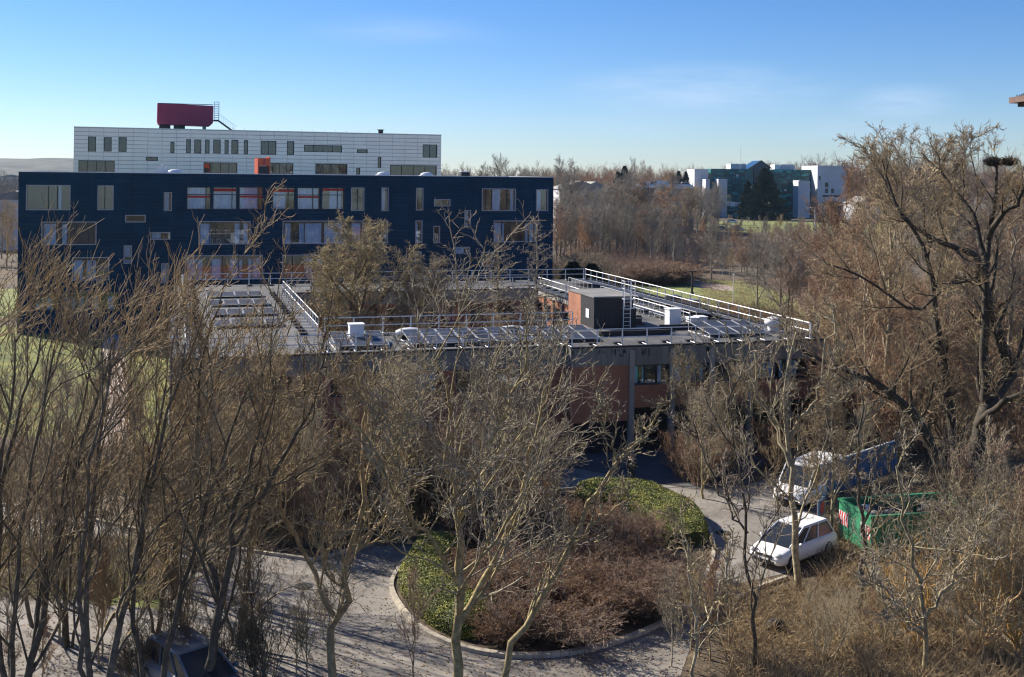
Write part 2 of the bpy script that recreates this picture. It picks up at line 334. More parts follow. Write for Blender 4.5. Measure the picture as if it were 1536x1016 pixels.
def fastigiate(name, seed, h=13., tm=B_DARK, cm=B_BROWN, lean=.22, stems=3, tw=.0115, n=(8, 7, 4, 2), r=.13):
    g = np.random.default_rng(seed); st = []
    for k in range(stems):
        a = k*2.1+g.random(); dx, dy = math.cos(a)*h*.1, math.sin(a)*h*.1
        st.append(poly(g, [(dx*.1, dy*.1, -.3), (dx*.6, dy*.6, h*.25), (dx+lean*h*.25, dy, h*.6), (dx*1.2+lean*h*.55, dy, h*.88)], r*(1-.15*k), r*.2, 12, .06))
    T = cat(st)
    A = grow(g, *T, n[0], .36, .65, 7, (lean*.18, 0, .16), .19, .6, .03, .14, 1, .3)
    Bq = grow(g, *A, n[1], .5, .5, 6, (lean*.2, 0, .15), .19, .6, .015, .15, 1, .2)
    C = grow(g, *Bq, n[2], .5, .45, 4, (lean*.22, 0, .12), .13, .7, tw*1.2, .1, 1, .2)
    D = grow(g, *C, n[3], .85, .42, 3, (lean*.2, 0, .1), .1, .75, tw*1.05, .1, 1, .2)
    proto(name, [(T[0], T[1], 7), (A[0], A[1], 4)], [(Bq[0], Bq[1], 3), (C[0], C[1], 3), (D[0], D[1], 3)], tm, cm)
def thicket(name, seed, h=3., stems=16, tm=B_BROWN, cm=B_BROWN, rad=.8, tw=.009, n=(6, 5, 4), a=.5, up=.1):
    g = np.random.default_rng(seed); st = []
    for k in range(stems):
        t = g.random()*6.28; q = rad*math.sqrt(g.random()); dx, dy = math.cos(t)*q, math.sin(t)*q
        st.append(poly(g, [(dx*.4, dy*.4, -.1), (dx, dy, h*.4), (dx*1.7+g.normal(0, .2), dy*1.7+g.normal(0, .2), h*(.75+.25*g.random()))], .03*h/3, .01, 7, .05))
    T = cat(st)
    A = grow(g, *T, n[0], .4, a, 5, (0, 0, up), .17, .6, tw*1.3, .15, 1, .3)
    Bq = grow(g, *A, n[1], .5, a*1.2, 4, (0, 0, up), .2, .7, tw, .15, 1, .3)
    C = grow(g, *Bq, n[2], .55, a*1.3, 3, (0, 0, up), .2, .8, tw*.8, .15, 1, .3)
    proto(name, [(T[0], T[1], 4)], [(A[0], A[1], 3), (Bq[0], Bq[1], 3), (C[0], C[1], 3)], tm, cm)
for k in range(3): broad_tree('broad%d' % k, 11+k, 11.5, r=.17, lean=((.8, .2), (-.6, .4), (.3, -.6))[k], n5=2, up=.12, tw=.012, n1=10, wb=1.4)
for k in range(3): fastigiate('rod%d' % k, 31+k, cm=(B_BROWN, B_TWIG, B_BROWN)[k], stems=(3, 2, 4)[k], lean=(.2, .26, .16)[k])
for k in range(3): broad_tree('wood%d' % k, 51+k, 12, tm=(B_DARK, B_GREY, B_BROWN)[k], cm=(B_RED, B_GREY, B_BROWN)[k], r=.15, n1=11, n2=8, n3=7, n4=7, n5=0, up=.16, fork=.15, a1=.7, tw=.017, spread=.42)
for k in range(2): broad_tree('brown%d' % k, 61+k, 9, tm=(B_BROWN, B_ASH)[k], cm=(B_RED, B_BROWN)[k], r=.11, n1=12, n2=8, n3=7, n4=6, n5=2, up=.12, fork=.1, a1=.8, tw=.0095, spread=.45)
for k in range(3): thicket('thick%d' % k, 71+k, tm=(B_BROWN, B_TWIG, B_RED)[k], cm=(B_SHADE, B_SHADE, B_MAROON)[k], n=(6, 5, 3), tw=.01)
for k in range(2): thicket('maroon%d' % k, 81+k, 1.5, 22, B_MAROON, B_MAROON, .7, .009, (6, 5, 5), .7, .04)
for k in range(3): broad_tree('sapling%d' % k, 91+k, 6.5, tm=(B_TWIG, B_DARK, B_BROWN)[k], cm=(B_TWIG, B_BROWN, B_RED)[k], r=.06, n1=12, n2=6, n3=5, n4=4, n5=0, up=.2, fork=.18, a1=.55, tw=.008, spread=.4)
for k in range(2): broad_tree('pale%d' % k, 101+k, 13, tm=B_GREY, cm=B_GREY, r=.2, n1=9, n2=8, n3=8, n4=7, n5=0, up=.2, fork=.15, a1=.55, tw=.016, spread=.55)
def willow():
    g = np.random.default_rng(7); h = 9.5
    T = poly(g, [(0, 0, -.3), (.2, 0, 2.5), (-.3, .2, 5.5), (0, 0, 7.6)], .3, .08, 10, .06)
    A = grow(g, *T, 12, .62, .85, 7, (0, 0, .12), .12, .6, .04, .2, 1, .35)
    Bq = grow(g, *A, 9, .45, .7, 5, (0, 0, .1), .2, .6, .025, .3, 1, .3)
    C = grow(g, *Bq, 9, .5, .8, 5, (0, 0, -.02), .25, .6, .016, .2, 1, .3)
    D = grow(g, *C, 10, .62, .8, 4, (0, 0, -.16), .22, .7, .015, .1, 1, .3)
    proto('willow', [(T[0], T[1], 8), (A[0], A[1], 5)], [(Bq[0], Bq[1], 4), (C[0], C[1], 3), (D[0], D[1], 3)], B_DARK, B_OLIVE)
willow()
def larch():
    g = np.random.default_rng(9); h = 11
    T = poly(g, [(0, 0, -.3), (.1, 0, 5), (.3, .1, 10.6)], .17, .03, 12, .05)
    A = grow(g, *T, 46, .25, 1.35, 6, (0, 0, .03), .08, .45, .03, .2, 1, .62)
    Bq = grow(g, *A, 9, .32, 1.1, 4, (0, 0, -.06), .2, .6, .016, .1, 1, .3)
    C = grow(g, *Bq, 6, .45, .9, 3, (0, 0, -.1), .25, .7, .012, .1, 1, .3)
    proto('larch', [(T[0], T[1], 8), (A[0], A[1], 4)], [(Bq[0], Bq[1], 3), (C[0], C[1], 3)], B_ASH, B_GREY)
larch()
def corkscrew():
    g = np.random.default_rng(17); st = []
    for k in range(6):
        a = g.random()*6.28; p = np.array([0, 0, -.1]); pts = [p]
        for s in range(7): p = p+np.array([math.cos(a)*.22+g.normal(0, .22), math.sin(a)*.22+g.normal(0, .22), .75]); pts.append(p)
        st.append(poly(g, pts, .07, .015, 16, .04))
    T = cat(st)
    A = grow(g, *T, 8, .4, .7, 7, (0, 0, .22), .38, .6, .016, .2, 1, .3)
    Bq = grow(g, *A, 6, .5, .7, 6, (0, 0, .15), .42, .6, .012, .15, 1, .3)
    C = grow(g, *Bq, 4, .6, .7, 5, (0, 0, .05), .45, .7, .009, .15, 1, .3)
    proto('corkscrew', [(T[0], T[1], 6), (A[0], A[1], 4)], [(Bq[0], Bq[1], 3), (C[0], C[1], 3)], B_ORANGE, B_TWIG)
    proto('twisted', [(T[0], T[1], 6)], [(A[0], A[1], 4), (Bq[0], Bq[1], 3), (C[0], C[1], 3)], B_ASH, B_TWIG)
corkscrew()

def plant(kind, x, y, height=None, rz=None, name='bare_tree', label=None, catg='tree', group=None, z=0, sxy=None, rng=random):
    tr, crn, h0 = PROTO[kind]; s = (height/h0) if height else 1
    root = empty(name, (x, y, z), rng.random()*6.28 if rz is None else rz, label, catg, group)
    root.scale = ((sxy or s), (sxy or s), s)
    link('trunk', tr, root); link('crown', crn, root); return root
def plant_px(kind, px, Y, ytop, **k):
    p = gy(px, ytop, Y); return plant(kind, p.x, Y, p.z, **k)
USE_HAZE = True
# ------------------------------------------------------------------ the setting
def sheet(name, pts, z, mt, n=None):
    m = MB(); m.add([(p[0], p[1], z) for p in pts], [list(range(len(pts)))], mt); o = m.build(name); tag(o, kind='structure'); return o
def px_sheet(name, pxs, z, mt): return sheet(name, [gz(a, b, 0) for a, b in pxs], z, mt)
sheet('ground', [(-6000, -200), (6000, -200), (6000, 7000), (-6000, 7000)], 0, M_LITTER)
sheet('mown_verge', [(-150, 98), (-8, 140), (-8, 175), (-150, 130)], .004, M_LAWNT)
px_sheet('lawn', [(-300, 488), (0, 488), (120, 494), (265, 512), (268, 665), (120, 660), (-300, 640)], .004, M_LAWN)
px_sheet('footpath', [(150, 500), (182, 503), (192, 560), (195, 680), (140, 690), (150, 600), (158, 550)], .008, M_PATH)
px_sheet('road', [(-500, 735), (-100, 745), (100, 772), (330, 822), (470, 842), (560, 818), (640, 770), (760, 725), (860, 702), (1040, 735), (1120, 728),
                  (1210, 700), (1300, 720), (1280, 765), (1180, 860), (1090, 880), (1050, 930), (1020, 1016), (990, 1130), (-700, 1130), (-700, 760)], .008, M_ASPH)
px_sheet('forecourt', [(820, 682), (900, 679), (1100, 670), (1150, 690), (1120, 727), (1040, 734), (862, 701)], .008, M_ASPHD)  # darker sheet paints the brick building's cast shadow on the asphalt
px_sheet('grass_verge', [(920, 428), (1000, 416), (1110, 422), (1185, 442), (1240, 505), (1130, 500), (1030, 466)], .004, M_LAWNT)
px_sheet('far_lawn', [(1060, 332), (1330, 332), (1330, 352), (1060, 348)], .004, M_LAWNT)
px_sheet('gravel_path', [(880, 398), (960, 394), (990, 402), (1060, 424), (1100, 430), (1100, 437), (1050, 432), (975, 408), (880, 406)], .008, M_PATH)
px_sheet('planting_bed', [(-300, 800), (-60, 806), (120, 830), (230, 868), (250, 915), (130, 905), (-60, 880), (-300, 870)], .014, M_LAWNT)
# distant hill on the left
g = np.random.default_rng(3)
def hill(name, x0, x1, Y, D, top, seed, mt, nx=60, ny=8):
    g = np.random.default_rng(seed); v = []; f = []
    nzx = np.convolve(g.normal(0, 1, nx+20), np.ones(9)/9, 'same')[:nx]
    for j in range(ny):
        for i in range(nx):
            e = math.sin(math.pi*min(1, max(0, i/(nx-1)))); e = min(1, e*1.6)**.8; q = math.sin(math.pi/2*min(1, j/(ny*.55)))
            v.append((x0+(x1-x0)*i/(nx-1), Y+D*j/(ny-1), -1+top*e*q*(1+.16*nzx[i])))
    for j in range(ny-1):
        for i in range(nx-1): a = j*nx+i; f.append((a, a+1, a+nx+1, a+nx))
    m = MB(); m.add(v, f, mt, True); return tag(m.build(name), kind='structure')
M_HILL = mat('hill_scrub', (.04, .042, .03), (.12, .11, .08), scale=.02, rough=1, detail=12, c3=(.07, .066, .048))
hill('hill', -2100, -600, 1900, 700, 41, 1, M_HILL)
hill('wooded_hill', 200, 1500, 1500, 700, 30, 2, M_HILL)

# ------------------------------------------------------------------ facades
def face(A, th):
    e1 = Vector((math.cos(th), math.sin(th), 0)); n = Vector((math.sin(th), -math.cos(th), 0))
    def loc(px, py, off=0):
        d = Vector(ray(px, py)); c = Vector((0, 0, H)); A2 = A-n*off
        t = (A2-c).dot(n)/d.dot(n); P = c+d*t; return (P-A).dot(e1), P.z
    return loc
def wall_holes(m, W0, W1, z0, z1, holes, mt, rev=.3, y=0.0):
    xs = sorted({W0, W1, *[h[0] for h in holes], *[h[2] for h in holes]}); zs = sorted({z0, z1, *[h[1] for h in holes], *[h[3] for h in holes]})
    for i in range(len(xs)-1):
        for j in range(len(zs)-1):
            cx, cz = (xs[i]+xs[i+1])/2, (zs[j]+zs[j+1])/2
            if cx < W0 or cx > W1 or cz < z0 or cz > z1: continue
            if any(h[0] < cx < h[2] and h[1] < cz < h[3] for h in holes): continue
            m.add([(xs[i], y, zs[j]), (xs[i+1], y, zs[j]), (xs[i+1], y, zs[j+1]), (xs[i], y, zs[j+1])], [(0, 1, 2, 3)], mt)
    for a, b, c, d in holes:
        y2 = y+rev
        m.add([(a, y, b), (c, y, b), (c, y, d), (a, y, d), (a, y2, b), (c, y2, b), (c, y2, d), (a, y2, d)], [(0, 4, 5, 1), (1, 5, 6, 2), (2, 6, 7, 3), (3, 7, 4, 0)], mt)
rw = random.Random(5)
def window(parent, a, b, c, d, mt, fw=.1, mull=(), trans=(), curt='rand', rev=.25, proud=.04, y=0.0, blind=None, gl=None):
    m = MB(); y0, y1 = y-proud, y+rev
    m.box(a, a+fw, y0, y1, b, d, mt); m.box(c-fw, c, y0, y1, b, d, mt)
    m.box(a+fw, c-fw, y0, y1, d-fw, d, mt); m.box(a+fw, c-fw, y0, y1, b, b+fw, mt)
    for k in mull: x = a+(c-a)*k; m.box(x-.04, x+.04, y+rev-.12, y1-.002, b+fw, d-fw, M_DKFRAME)
    for k in trans: z = b+(d-b)*k; m.box(a+fw, c-fw, y+rev-.11, y1-.004, z-.04, z+.04, M_DKFRAME)
    fr_ = m.build('window', parent)
    p = MB(); p.box(a+fw*.8, c-fw*.8, y+rev-.06, y+rev-.03, b+fw*.8, d-fw*.8, gl or M_GLASS); p.build('pane', fr_)
    W = c-a
    if curt == 'rand':
        curt = []
        if W > 2.2:
            x = 0
            while x < .92:
                wd = rw.uniform(.08, .3)
                if rw.random() < .62: curt.append((x+.02, min(.98, x+wd)))
                x += wd+rw.uniform(.01, .12)
        elif rw.random() < .45: curt = [(.05, rw.uniform(.4, .95))]
    for u0, u1 in curt:
        x0, x1 = a+fw+(W-2*fw)*u0, a+fw+(W-2*fw)*u1; n = max(6, int((x1-x0)/.07)); v = []; ff = []
        for i in range(n+1):
            x = x0+(x1-x0)*i/n; yy = y+rev+.18+.05*math.sin(i*2.1+x0)+.02*math.sin(i*.9); v += [(x, yy, b+.05), (x, yy, d-.05)]
        for i in range(n): ff.append((2*i, 2*i+2, 2*i+3, 2*i+1))
        q = MB(); q.add(v, ff, M_CURT, True); q.build('curtain', fr_)
    if blind:
        q = MB(); q.box(a+fw, c-fw, y+rev-.09, y+rev-.065, b+(d-b)*blind[0], b+(d-b)*blind[1], M_BLIND); q.build('blind', fr_)
    return fr_

# ------------------------------------------------------------------ navy building
TH = R(16.7)
NA = Vector((gy(28, 258, 113).x, 113, 0)); NTH = math.atan2(16.3, 53.6); nav = face(NA, NTH)
NW = nav(830, 300)[0]; NZ = nav(28, 258)[1]
NB = empty('office_building', NA, NTH, 'dark navy blue four storey office block with scattered pale framed windows', 'building')
def rect(fn, x0, y0, x1, y1):
    s0 = fn(x0, (y0+y1)/2)[0]; s1 = fn(x1, (y0+y1)/2)[0]; xm = (x0+x1)/2; return (s0, fn(xm, y1)[1], s1, fn(xm, y0)[1])
nwin = [(39, 277.7, 105.7, 315.5, (.5, .7), ()), (146.2, 278.5, 170.4, 315.5, (.45,), ()), (245.7, 288.6, 257.8, 316.6, (), ()), (187.8, 322.6, 218.5, 333.8, (), ()),
 (225.3, 348.5, 255.5, 359.8, (), ()), (185.5, 368.3, 197.9, 395.8, (), ()), (62, 332.6, 144.7, 367.8, (.35, .6, .85), ()), (297.7, 332, 375.7, 367, (.22, .33, .8), ()),
 (277.6, 383, 394.3, 419, (.15, .33, .48, .68, .86), ()), (241.6, 395, 252.5, 425, (), ()), (108, 386, 164, 421, (.33, .66), ()),
 (526.4, 281.6, 546.5, 316.5, (.5,), ()), (572, 281.6, 582.8, 316.8, (), ()), (624, 281.9, 635, 316, (), ()), (651, 299, 675.8, 309.7, (), ()), (696.5, 315.3, 706.2, 340.7, (), ()),
 (722.7, 283, 773.8, 316.8, (.12, .3, .75), ()), (804.2, 284.3, 822.2, 316.8, (), ()), (423.6, 331.2, 544.7, 366, (.13, .27, .5, .75), ()), (571.3, 331, 582, 365, (), ()),
 (623, 331, 633.6, 365, (), ()), (650, 339, 660, 365, (), ()), (680.8, 370.5, 705, 381, (), ()), (740.4, 331, 803.3, 363.4, (.2, .4, .75), ()), (423, 382, 500, 418, (.2, .45, .8), ()),
 (649.5, 387.3, 658.7, 412, (), ()), (622.4, 378.5, 632, 412, (), ()), (721.3, 378, 738, 400, (.5,), (.5,))]
nr = [rect(nav, *t[:4]) for t in nwin]
ribA = [rect(nav, 279+i*39.2+1, 280.6, 279+(i+1)*39.2-2, 314.6) for i in range(3)]; ribB = [rect(nav, 407.5+i*37+1, 281.5, 407.5+(i+1)*37-2, 314.7) for i in range(3)]
low = [rect(nav, 50+i*44, 438, 90+i*44, 466) for i in range(3)]
m = MB(); wall_holes(m, 0, NW, 0, NZ, nr+ribA+ribB+low, M_NAVY)
ND = 17
m.add([(0, ND, 0), (0, 0, 0), (0, 0, NZ), (0, ND, NZ)], [(0, 1, 2, 3)], M_NAVY); m.add([(NW, 0, 0), (NW, ND, 0), (NW, ND, NZ), (NW, 0, NZ)], [(0, 1, 2, 3)], M_NAVY)
m.add([(NW, ND, 0), (0, ND, 0), (0, ND, NZ), (NW, ND, NZ)], [(0, 1, 2, 3)], M_NAVY); m.build('wall', NB)
m = MB(); m.box(.3, NW-.3, .36, ND-.3, NZ-.5, NZ-.25, M_ROOF2); m.build('roof', NB)
m = MB(); m.box(-.04, NW+.04, -.05, .34, NZ+.002, NZ+.06, M_GALV); m.box(-.04, NW+.04, ND-.34, ND+.05, NZ+.002, NZ+.06, M_GALV); m.box(-.04, .3, .35, ND-.35, NZ+.002, NZ+.06, M_GALV); m.box(NW-.3, NW+.04, .35, ND-.35, NZ+.002, NZ+.06, M_GALV); m.build('parapet_cap', NB)
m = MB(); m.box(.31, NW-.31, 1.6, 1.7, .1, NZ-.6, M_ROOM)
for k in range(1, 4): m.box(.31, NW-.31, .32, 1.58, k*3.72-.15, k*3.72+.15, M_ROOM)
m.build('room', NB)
for t, r_ in zip(nwin, nr): window(NB, *r_, M_FRAME, .09, t[4], t[5])
for i, r_ in enumerate(ribA): window(NB, *r_, M_DKFRAME, .08, (.8,), (.66,), curt=[(.0, .8)] if i != 1 else [(0, 1)], proud=.005, blind=((.52, .61), (.8, .93), (.53, .61))[i])
for i, r_ in enumerate(ribB): window(NB, *r_, M_DKFRAME, .08, (.7,), (.66,), curt=[((.0, .6), (0, 1), (.35, .9))[i]], proud=.005, blind=((.8, .92), (.53, .61), (.85, .95))[i])
for r_ in low: window(NB, *r_, M_DKFRAME, .08, (.5,), ())
# things on its roof
def on_nav(px, y_in):  # point on the roof, y_in metres behind the facade
    s = nav(px, 262, y_in)[0]; return s, y_in
def nworld(s, y, z=0): return NB.matrix_basis @ Vector((s, y, z))
NB_M = Matrix.Translation(NA) @ Matrix.Rotation(NTH, 4, 'Z')
def nworld(s, y, z=0): return NB_M @ Vector((s, y, z))
ZR = NZ-.25
hf = empty('roof_access_frame', nworld(on_nav(396, 6)[0], 6, ZR), NTH+.35, 'orange steel portal frame standing on the navy building roof', 'roof hatch')
m = MB(); m.box(-.75, -.6, 0, .9, 0, 2.0, M_ORANGE); m.box(.6, .75, 0, .9, 0, 2.2, M_ORANGE); m.box(-.6, .6, 0, .1, 1.2, 2.05, M_ORANGE); m.box(-.6, .6, .8, .9, 1.2, 2.05, M_ORANGE); m.box(-.06, .06, -.03, -.001, 1.25, 2, M_RED); m.build('frame', hf)
m = MB(); m.box(-.55, .55, .1, .8, 0, 1.15, M_DKFRAME); m.build('hatch', hf)
for px, w_, h_, lab in ((243, .5, .95, 'small grey vent box on the navy roof left of the orange frame'), (697, .5, .75, 'dark low vent near the right end of the navy roof')):
    p = nworld(on_nav(px, 5)[0], 5, ZR); m = MB(); m.box(-w_, w_, -.4, .4, 0, h_, M_GALV if px < 300 else M_DARK); m.box(-w_-.08, w_+.08, -.48, .48, h_, h_+.08, M_GALV); m.box(-.06, .06, -.06, .06, h_+.08, h_+.3, M_GALV); tag(m.build('roof_vent', None, p, NTH), lab, 'roof vent')
for px, lab in ((262, 'white domed skylight behind the parapet at the left of the navy roof'), (640, 'white domed skylight below the large window of the pale building'), (575, 'white domed skylight right of centre on the navy roof')):
    p = nworld(on_nav(px, 4)[0], 4, ZR); e_ = empty('skylight', p, NTH, lab, 'skylight', 'domed skylights on the navy roof')
    m = MB(); m.box(-.8, .8, -.6, .6, 0, .35, M_GALV); m.build('curb', e_); m = MB(); m.ball((0, 0, .36), .75, .55, .35, M_WHITE, 14, 6); m.build('dome', e_)

# ------------------------------------------------------------------ white panelled building behind
WA = Vector((gy(111, 190, 173).x, 173, 0)); WB_ = Vector((gy(662, 204, 191).x, 191, 0)); WTH = math.atan2(WB_.y-WA.y, WB_.x-WA.x); wf = face(WA, WTH)
WW = (WB_-WA).length; WZ = wf(112, 190.5)[1]
WB = empty('office_building', WA, WTH, 'pale metal panelled office block rising behind the navy one, maroon box on its roof', 'building')
wwin = [(132, 205, 144, 227.5), (155.7, 206, 167.5, 227.5), (178, 206, 190, 228), (255.5, 213, 261.7, 230), (279.2, 209, 286, 230), (291.3, 209.5, 301.9, 230.2), (307.7, 209.6, 314.3, 230.5), (319.8, 209.6, 331, 230.5),
 (336.8, 210, 343, 231), (347, 210, 357.6, 231), (365.8, 210.5, 372, 231.5), (391.3, 211.5, 414.5, 232), (218.6, 235.5, 237, 241.3), (305.3, 244, 356, 263), (117.5, 241, 172, 262), (430.4, 212, 441.3, 232.6), (456, 218, 513, 228.5),
 (535.5, 224.3, 551.5, 230), (566.5, 235.8, 571.8, 251.8), (634, 217, 655.7, 236.7), (399, 245, 440, 265), (473, 246, 521, 266), (534.3, 252, 540, 266), (585, 248, 655, 269)]
wr = [rect(wf, *t) for t in wwin]
m = MB(); wall_holes(m, 0, WW, 0, WZ, wr, M_WHITEP, .25)
WD = 16
m.add([(0, WD, 0), (0, 0, 0), (0, 0, WZ), (0, WD, WZ)], [(0, 1, 2, 3)], M_WHITEP); m.add([(WW, 0, 0), (WW, WD, 0), (WW, WD, WZ), (WW, 0, WZ)], [(0, 1, 2, 3)], M_WHITEP); m.add([(WW, WD, 0), (0, WD, 0), (0, WD, WZ), (WW, WD, WZ)], [(0, 1, 2, 3)], M_WHITEP)
m.build('wall', WB)
m = MB(); m.box(.3, WW-.3, .3, WD-.3, WZ-.45, WZ-.2, M_ROOF2); m.build('roof', WB)
m = MB(); m.box(-.04, WW+.04, -.05, .29, WZ+.002, WZ+.07, M_GALV); m.box(-.04, .29, .3, WD, WZ+.002, WZ+.07, M_GALV); m.box(WW-.29, WW+.04, .3, WD, WZ+.002, WZ+.07, M_GALV); m.build('parapet_cap', WB)
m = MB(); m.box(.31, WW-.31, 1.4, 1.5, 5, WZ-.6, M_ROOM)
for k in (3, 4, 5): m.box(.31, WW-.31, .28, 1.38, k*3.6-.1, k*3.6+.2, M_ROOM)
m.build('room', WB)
M_BLUEC = mat('blue_curtain', (.03, .16, .42), scale=3)
for t, r_ in zip(wwin, wr):
    wd = t[2]-t[0]; f_ = window(WB, *r_, M_DKFRAME, .1, (.5,) if 18 < wd < 30 else ((.25, .5, .75) if wd > 30 else ()), (), proud=.01, gl=M_GLASSD, curt='rand' if wd > 9 else [(0, 1)])
    if abs(t[0]-291.3) < .1:
        q = MB(); q.box(r_[0]+.1, r_[2]-.1, .3, .33, r_[1]+.1, r_[3]-.1, M_BLUEC); q.build('blind', f_)
# roof box on stilts, with cage ladder and stair
s0 = wf(236, 180, 5)[0]; s1 = wf(320, 180, 5)[0]; za = wf(278, 157, 5)[1]; zb = wf(278, 188, 5)[1]
m = MB(); m.prism([(s0-.05, zb+.6), (s0+.1, zb+.1), (s1-.55, zb-.05), (s1-.05, zb+.45), (s1, za-.1), (s0, za+.15)], 5, 9.5, M_RED); m.build('plant_box', WB)
m = MB(); m.box(s0+.05, s1-.05, 4.96, 5.4, za+.05, za+.14, M_DKFRAME); m.build('box_trim', WB)
for a, b in ((.0, .2), (.26, .46), (.78, .84)):
    m = MB(); m.box(s0+.3+(s1-s0)*a, s0+.3+(s1-s0)*b, 5.6, 7, WZ-.2, zb+.3, M_CONC if b-a < .1 else M_DARK); m.build('support', WB)
m = MB(); x0 = s1+.15; x1 = s1+.9; zt = wf(324, 153, 5)[1]
for x in (x0, x1):
    for yy in (5.2, 6): m.tube((x, yy, zb+.9), (x, yy, zt), .035, M_GALV, 5)
for i in range(9):
    z = zb+1+i*(zt-zb-1)/8; m.box(x0, x1, 5.17, 5.23, z-.03, z+.03, M_GALV); m.box(x0, x1, 5.97, 6.03, z-.03, z+.03, M_GALV)
m.build('cage_ladder', WB)
m = MB(); m.prism([(x0-.2, zb+.95), (x1, zb+.95), (x1+2.8, WZ-.2), (x1+2.4, WZ-.2), (x1-.1, zb+.75), (x0-.2, zb+.75)], 5.1, 6, M_DKFRAME)
for i in range(8): x = x1+i*.36; z = zb+.95-(zb+.95-WZ+.2)*i/7.6; m.tube((x, 5.1, z), (x, 5.1, z+1), .02, M_GALV, 4)
m.tube((x1, 5.1, zb+1.95), (x1+2.8, 5.1, WZ+.8), .03, M_GALV, 4)
m.build('roof_stair', WB)
s = wf(571, 200, 3)[0]; m = MB(); z = WZ-.2; m.tube((s, 3, z), (s, 3, z+.9), .42, M_DARK, 12); m.tube((s, 3, z+.9), (s, 3, z+1.0), .6, M_DARK, 12); m.tube((s, 3, z), (s, 3, z+.28), .9, M_DARK, 12); m.build('chimney', WB)
m = MB()
for px in range(350, 560, 17): s = wf(px, 198, 1)[0]; m.box(s-.02, s+.02, 1, 1.04, WZ-.2, WZ+.5, M_GALV)
m.build('roof_anchor', WB)

# ------------------------------------------------------------------ brick building around a courtyard, low in front
BF = gz(268, 540, 6.3); BF.z = 0; BTH = R(16.5); W_, D_, Z_ = 38.6, 41.0, 6.3; C0, C1, C2, C3 = 8.8, 30.6, 8.2, 32.8
bf = face(BF, BTH); BM = Matrix.Translation(BF) @ Matrix.Rotation(BTH, 4, 'Z')
def bw_(x, y, z=0): return BM @ Vector((x, y, z))
BB = empty('brick_building', BF, BTH, 'two storey red brick building around a courtyard with solar panels on its flat roof', 'building')
m = MB(); xs = bf(848, 560)[0]; sp = [bf(938, 600)[0], bf(998, 600)[0]]; bay = sp[1]-sp[0]; xe = W_
wins_f = []
x = 1.0
while x < xs-2: wins_f.append((x, 3.9, x+1.6, 5.15)); wins_f.append((x, .9, x+1.6, 2.3)); x += 2.4
p0 = sp[0]; k = 0; pill = []
while p0+k*bay < xe-.3: pill.append(p0+k*bay); k += 1
for i, p in enumerate(pill):
    q = (pill[i+1] if i+1 < len(pill) else xe)-.14
    if q-p > 1: wins_f.append((p+.14, 3.98, q, 5.2))
STEP = -.9
wall_holes(m, 0, xs, 0, 5.2, [h for h in wins_f if h[0] < xs], M_BRICK, .25, 0)
wall_holes(m, xs, W_, 2.65, 5.22, [h for h in wins_f if h[0] > xs], M_BRICK, .25, STEP)
m.box(xs, xs+.25, STEP+.002, -.002, 0, 5.2, M_BRICK)
m.box(xs+.25, pill[0], STEP, STEP+.25, 1.9, 2.65, M_BRICK)
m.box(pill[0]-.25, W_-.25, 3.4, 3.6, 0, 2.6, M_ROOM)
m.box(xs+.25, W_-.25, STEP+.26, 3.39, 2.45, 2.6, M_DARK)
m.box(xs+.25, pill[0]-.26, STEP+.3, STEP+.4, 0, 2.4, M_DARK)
m.box(-.25, 0, 0.02, D_, 0, 5.2, M_BRICK); m.box(W_, W_+.25, STEP+.02, D_, 0, 5.2, M_BRICK); m.box(0, W_, D_-.25, D_, 0, 5.2, M_BRICK)
hb = [(C0+1.2+i*2.45, 3.6, C0+2.7+i*2.45, 4.9) for i in range(8)]
wall_holes(m, C0, C1, 0, 5.2, hb, M_BRICK, .2, C3)
m.box(C0, C1, C2-.25, C2, 0, 5.2, M_BRICK); m.box(C0-.25, C0, C2, C3-.01, 0, 5.2, M_BRICK)
m.build('wall', BB)
RW = empty('courtyard_wall', (C1, C3-.3, 0), -math.pi/2); RW.parent = BB      # right-hand courtyard wall, faces left
m = MB(); hr = [(.7+i*2.35, 3.9, 1.9+i*2.35, 5.3) for i in range(9)]; wall_holes(m, 0, C3-.3-C2-4, 0, 5.9, [h for h in hr if h[2] < C3-.5-C2-4], M_BRICK, .2, 0); m.build('brickwork', RW)
for i, h in enumerate([h for h in hr if h[2] < C3-.5-C2-4]):
    f_ = window(RW, *h, M_DKFRAME, .07, (.5,), (), rev=.18, proud=.0)
for p in [.45+i*2.35 for i in range(9)]:
    if p < C3-.5-C2-4: m = MB(); m.box(p-.07, p+.07, -.12, -.002, 0, 5.9, M_DARK); m.build('downpipe', RW)
for h in wins_f:
    yy = 0 if h[0] < xs else STEP
    window(BB, *h, M_DKFRAME, .07, (.33, .66) if h[2]-h[0] > 1.8 else (.5,), (), rev=.22, proud=.0, y=yy)
for h in hb: window(BB, *h, M_DKFRAME, .07, (.5,), (), rev=.18, proud=0, y=C3)
m = MB()
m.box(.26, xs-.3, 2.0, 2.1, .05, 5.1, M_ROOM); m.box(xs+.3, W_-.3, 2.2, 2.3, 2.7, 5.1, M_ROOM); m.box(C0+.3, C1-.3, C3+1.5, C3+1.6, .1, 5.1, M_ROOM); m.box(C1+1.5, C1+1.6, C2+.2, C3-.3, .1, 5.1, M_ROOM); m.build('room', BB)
m = MB(); m.box(-.3, xs, -.06, .3, 5.2, 6.28, M_FASCIA); m.box(xs, W_+.3, STEP-.06, .3, 5.22, 6.28, M_FASCIA); m.box(-.31, .1, .3, D_+.05, 5.2, 6.28, M_FASCIA); m.box(W_-.1, W_+.31, .3, D_+.05, 5.2, 6.28, M_FASCIA)
m.box(.1, W_-.1, D_-.2, D_+.06, 5.2, 6.28, M_FASCIA)
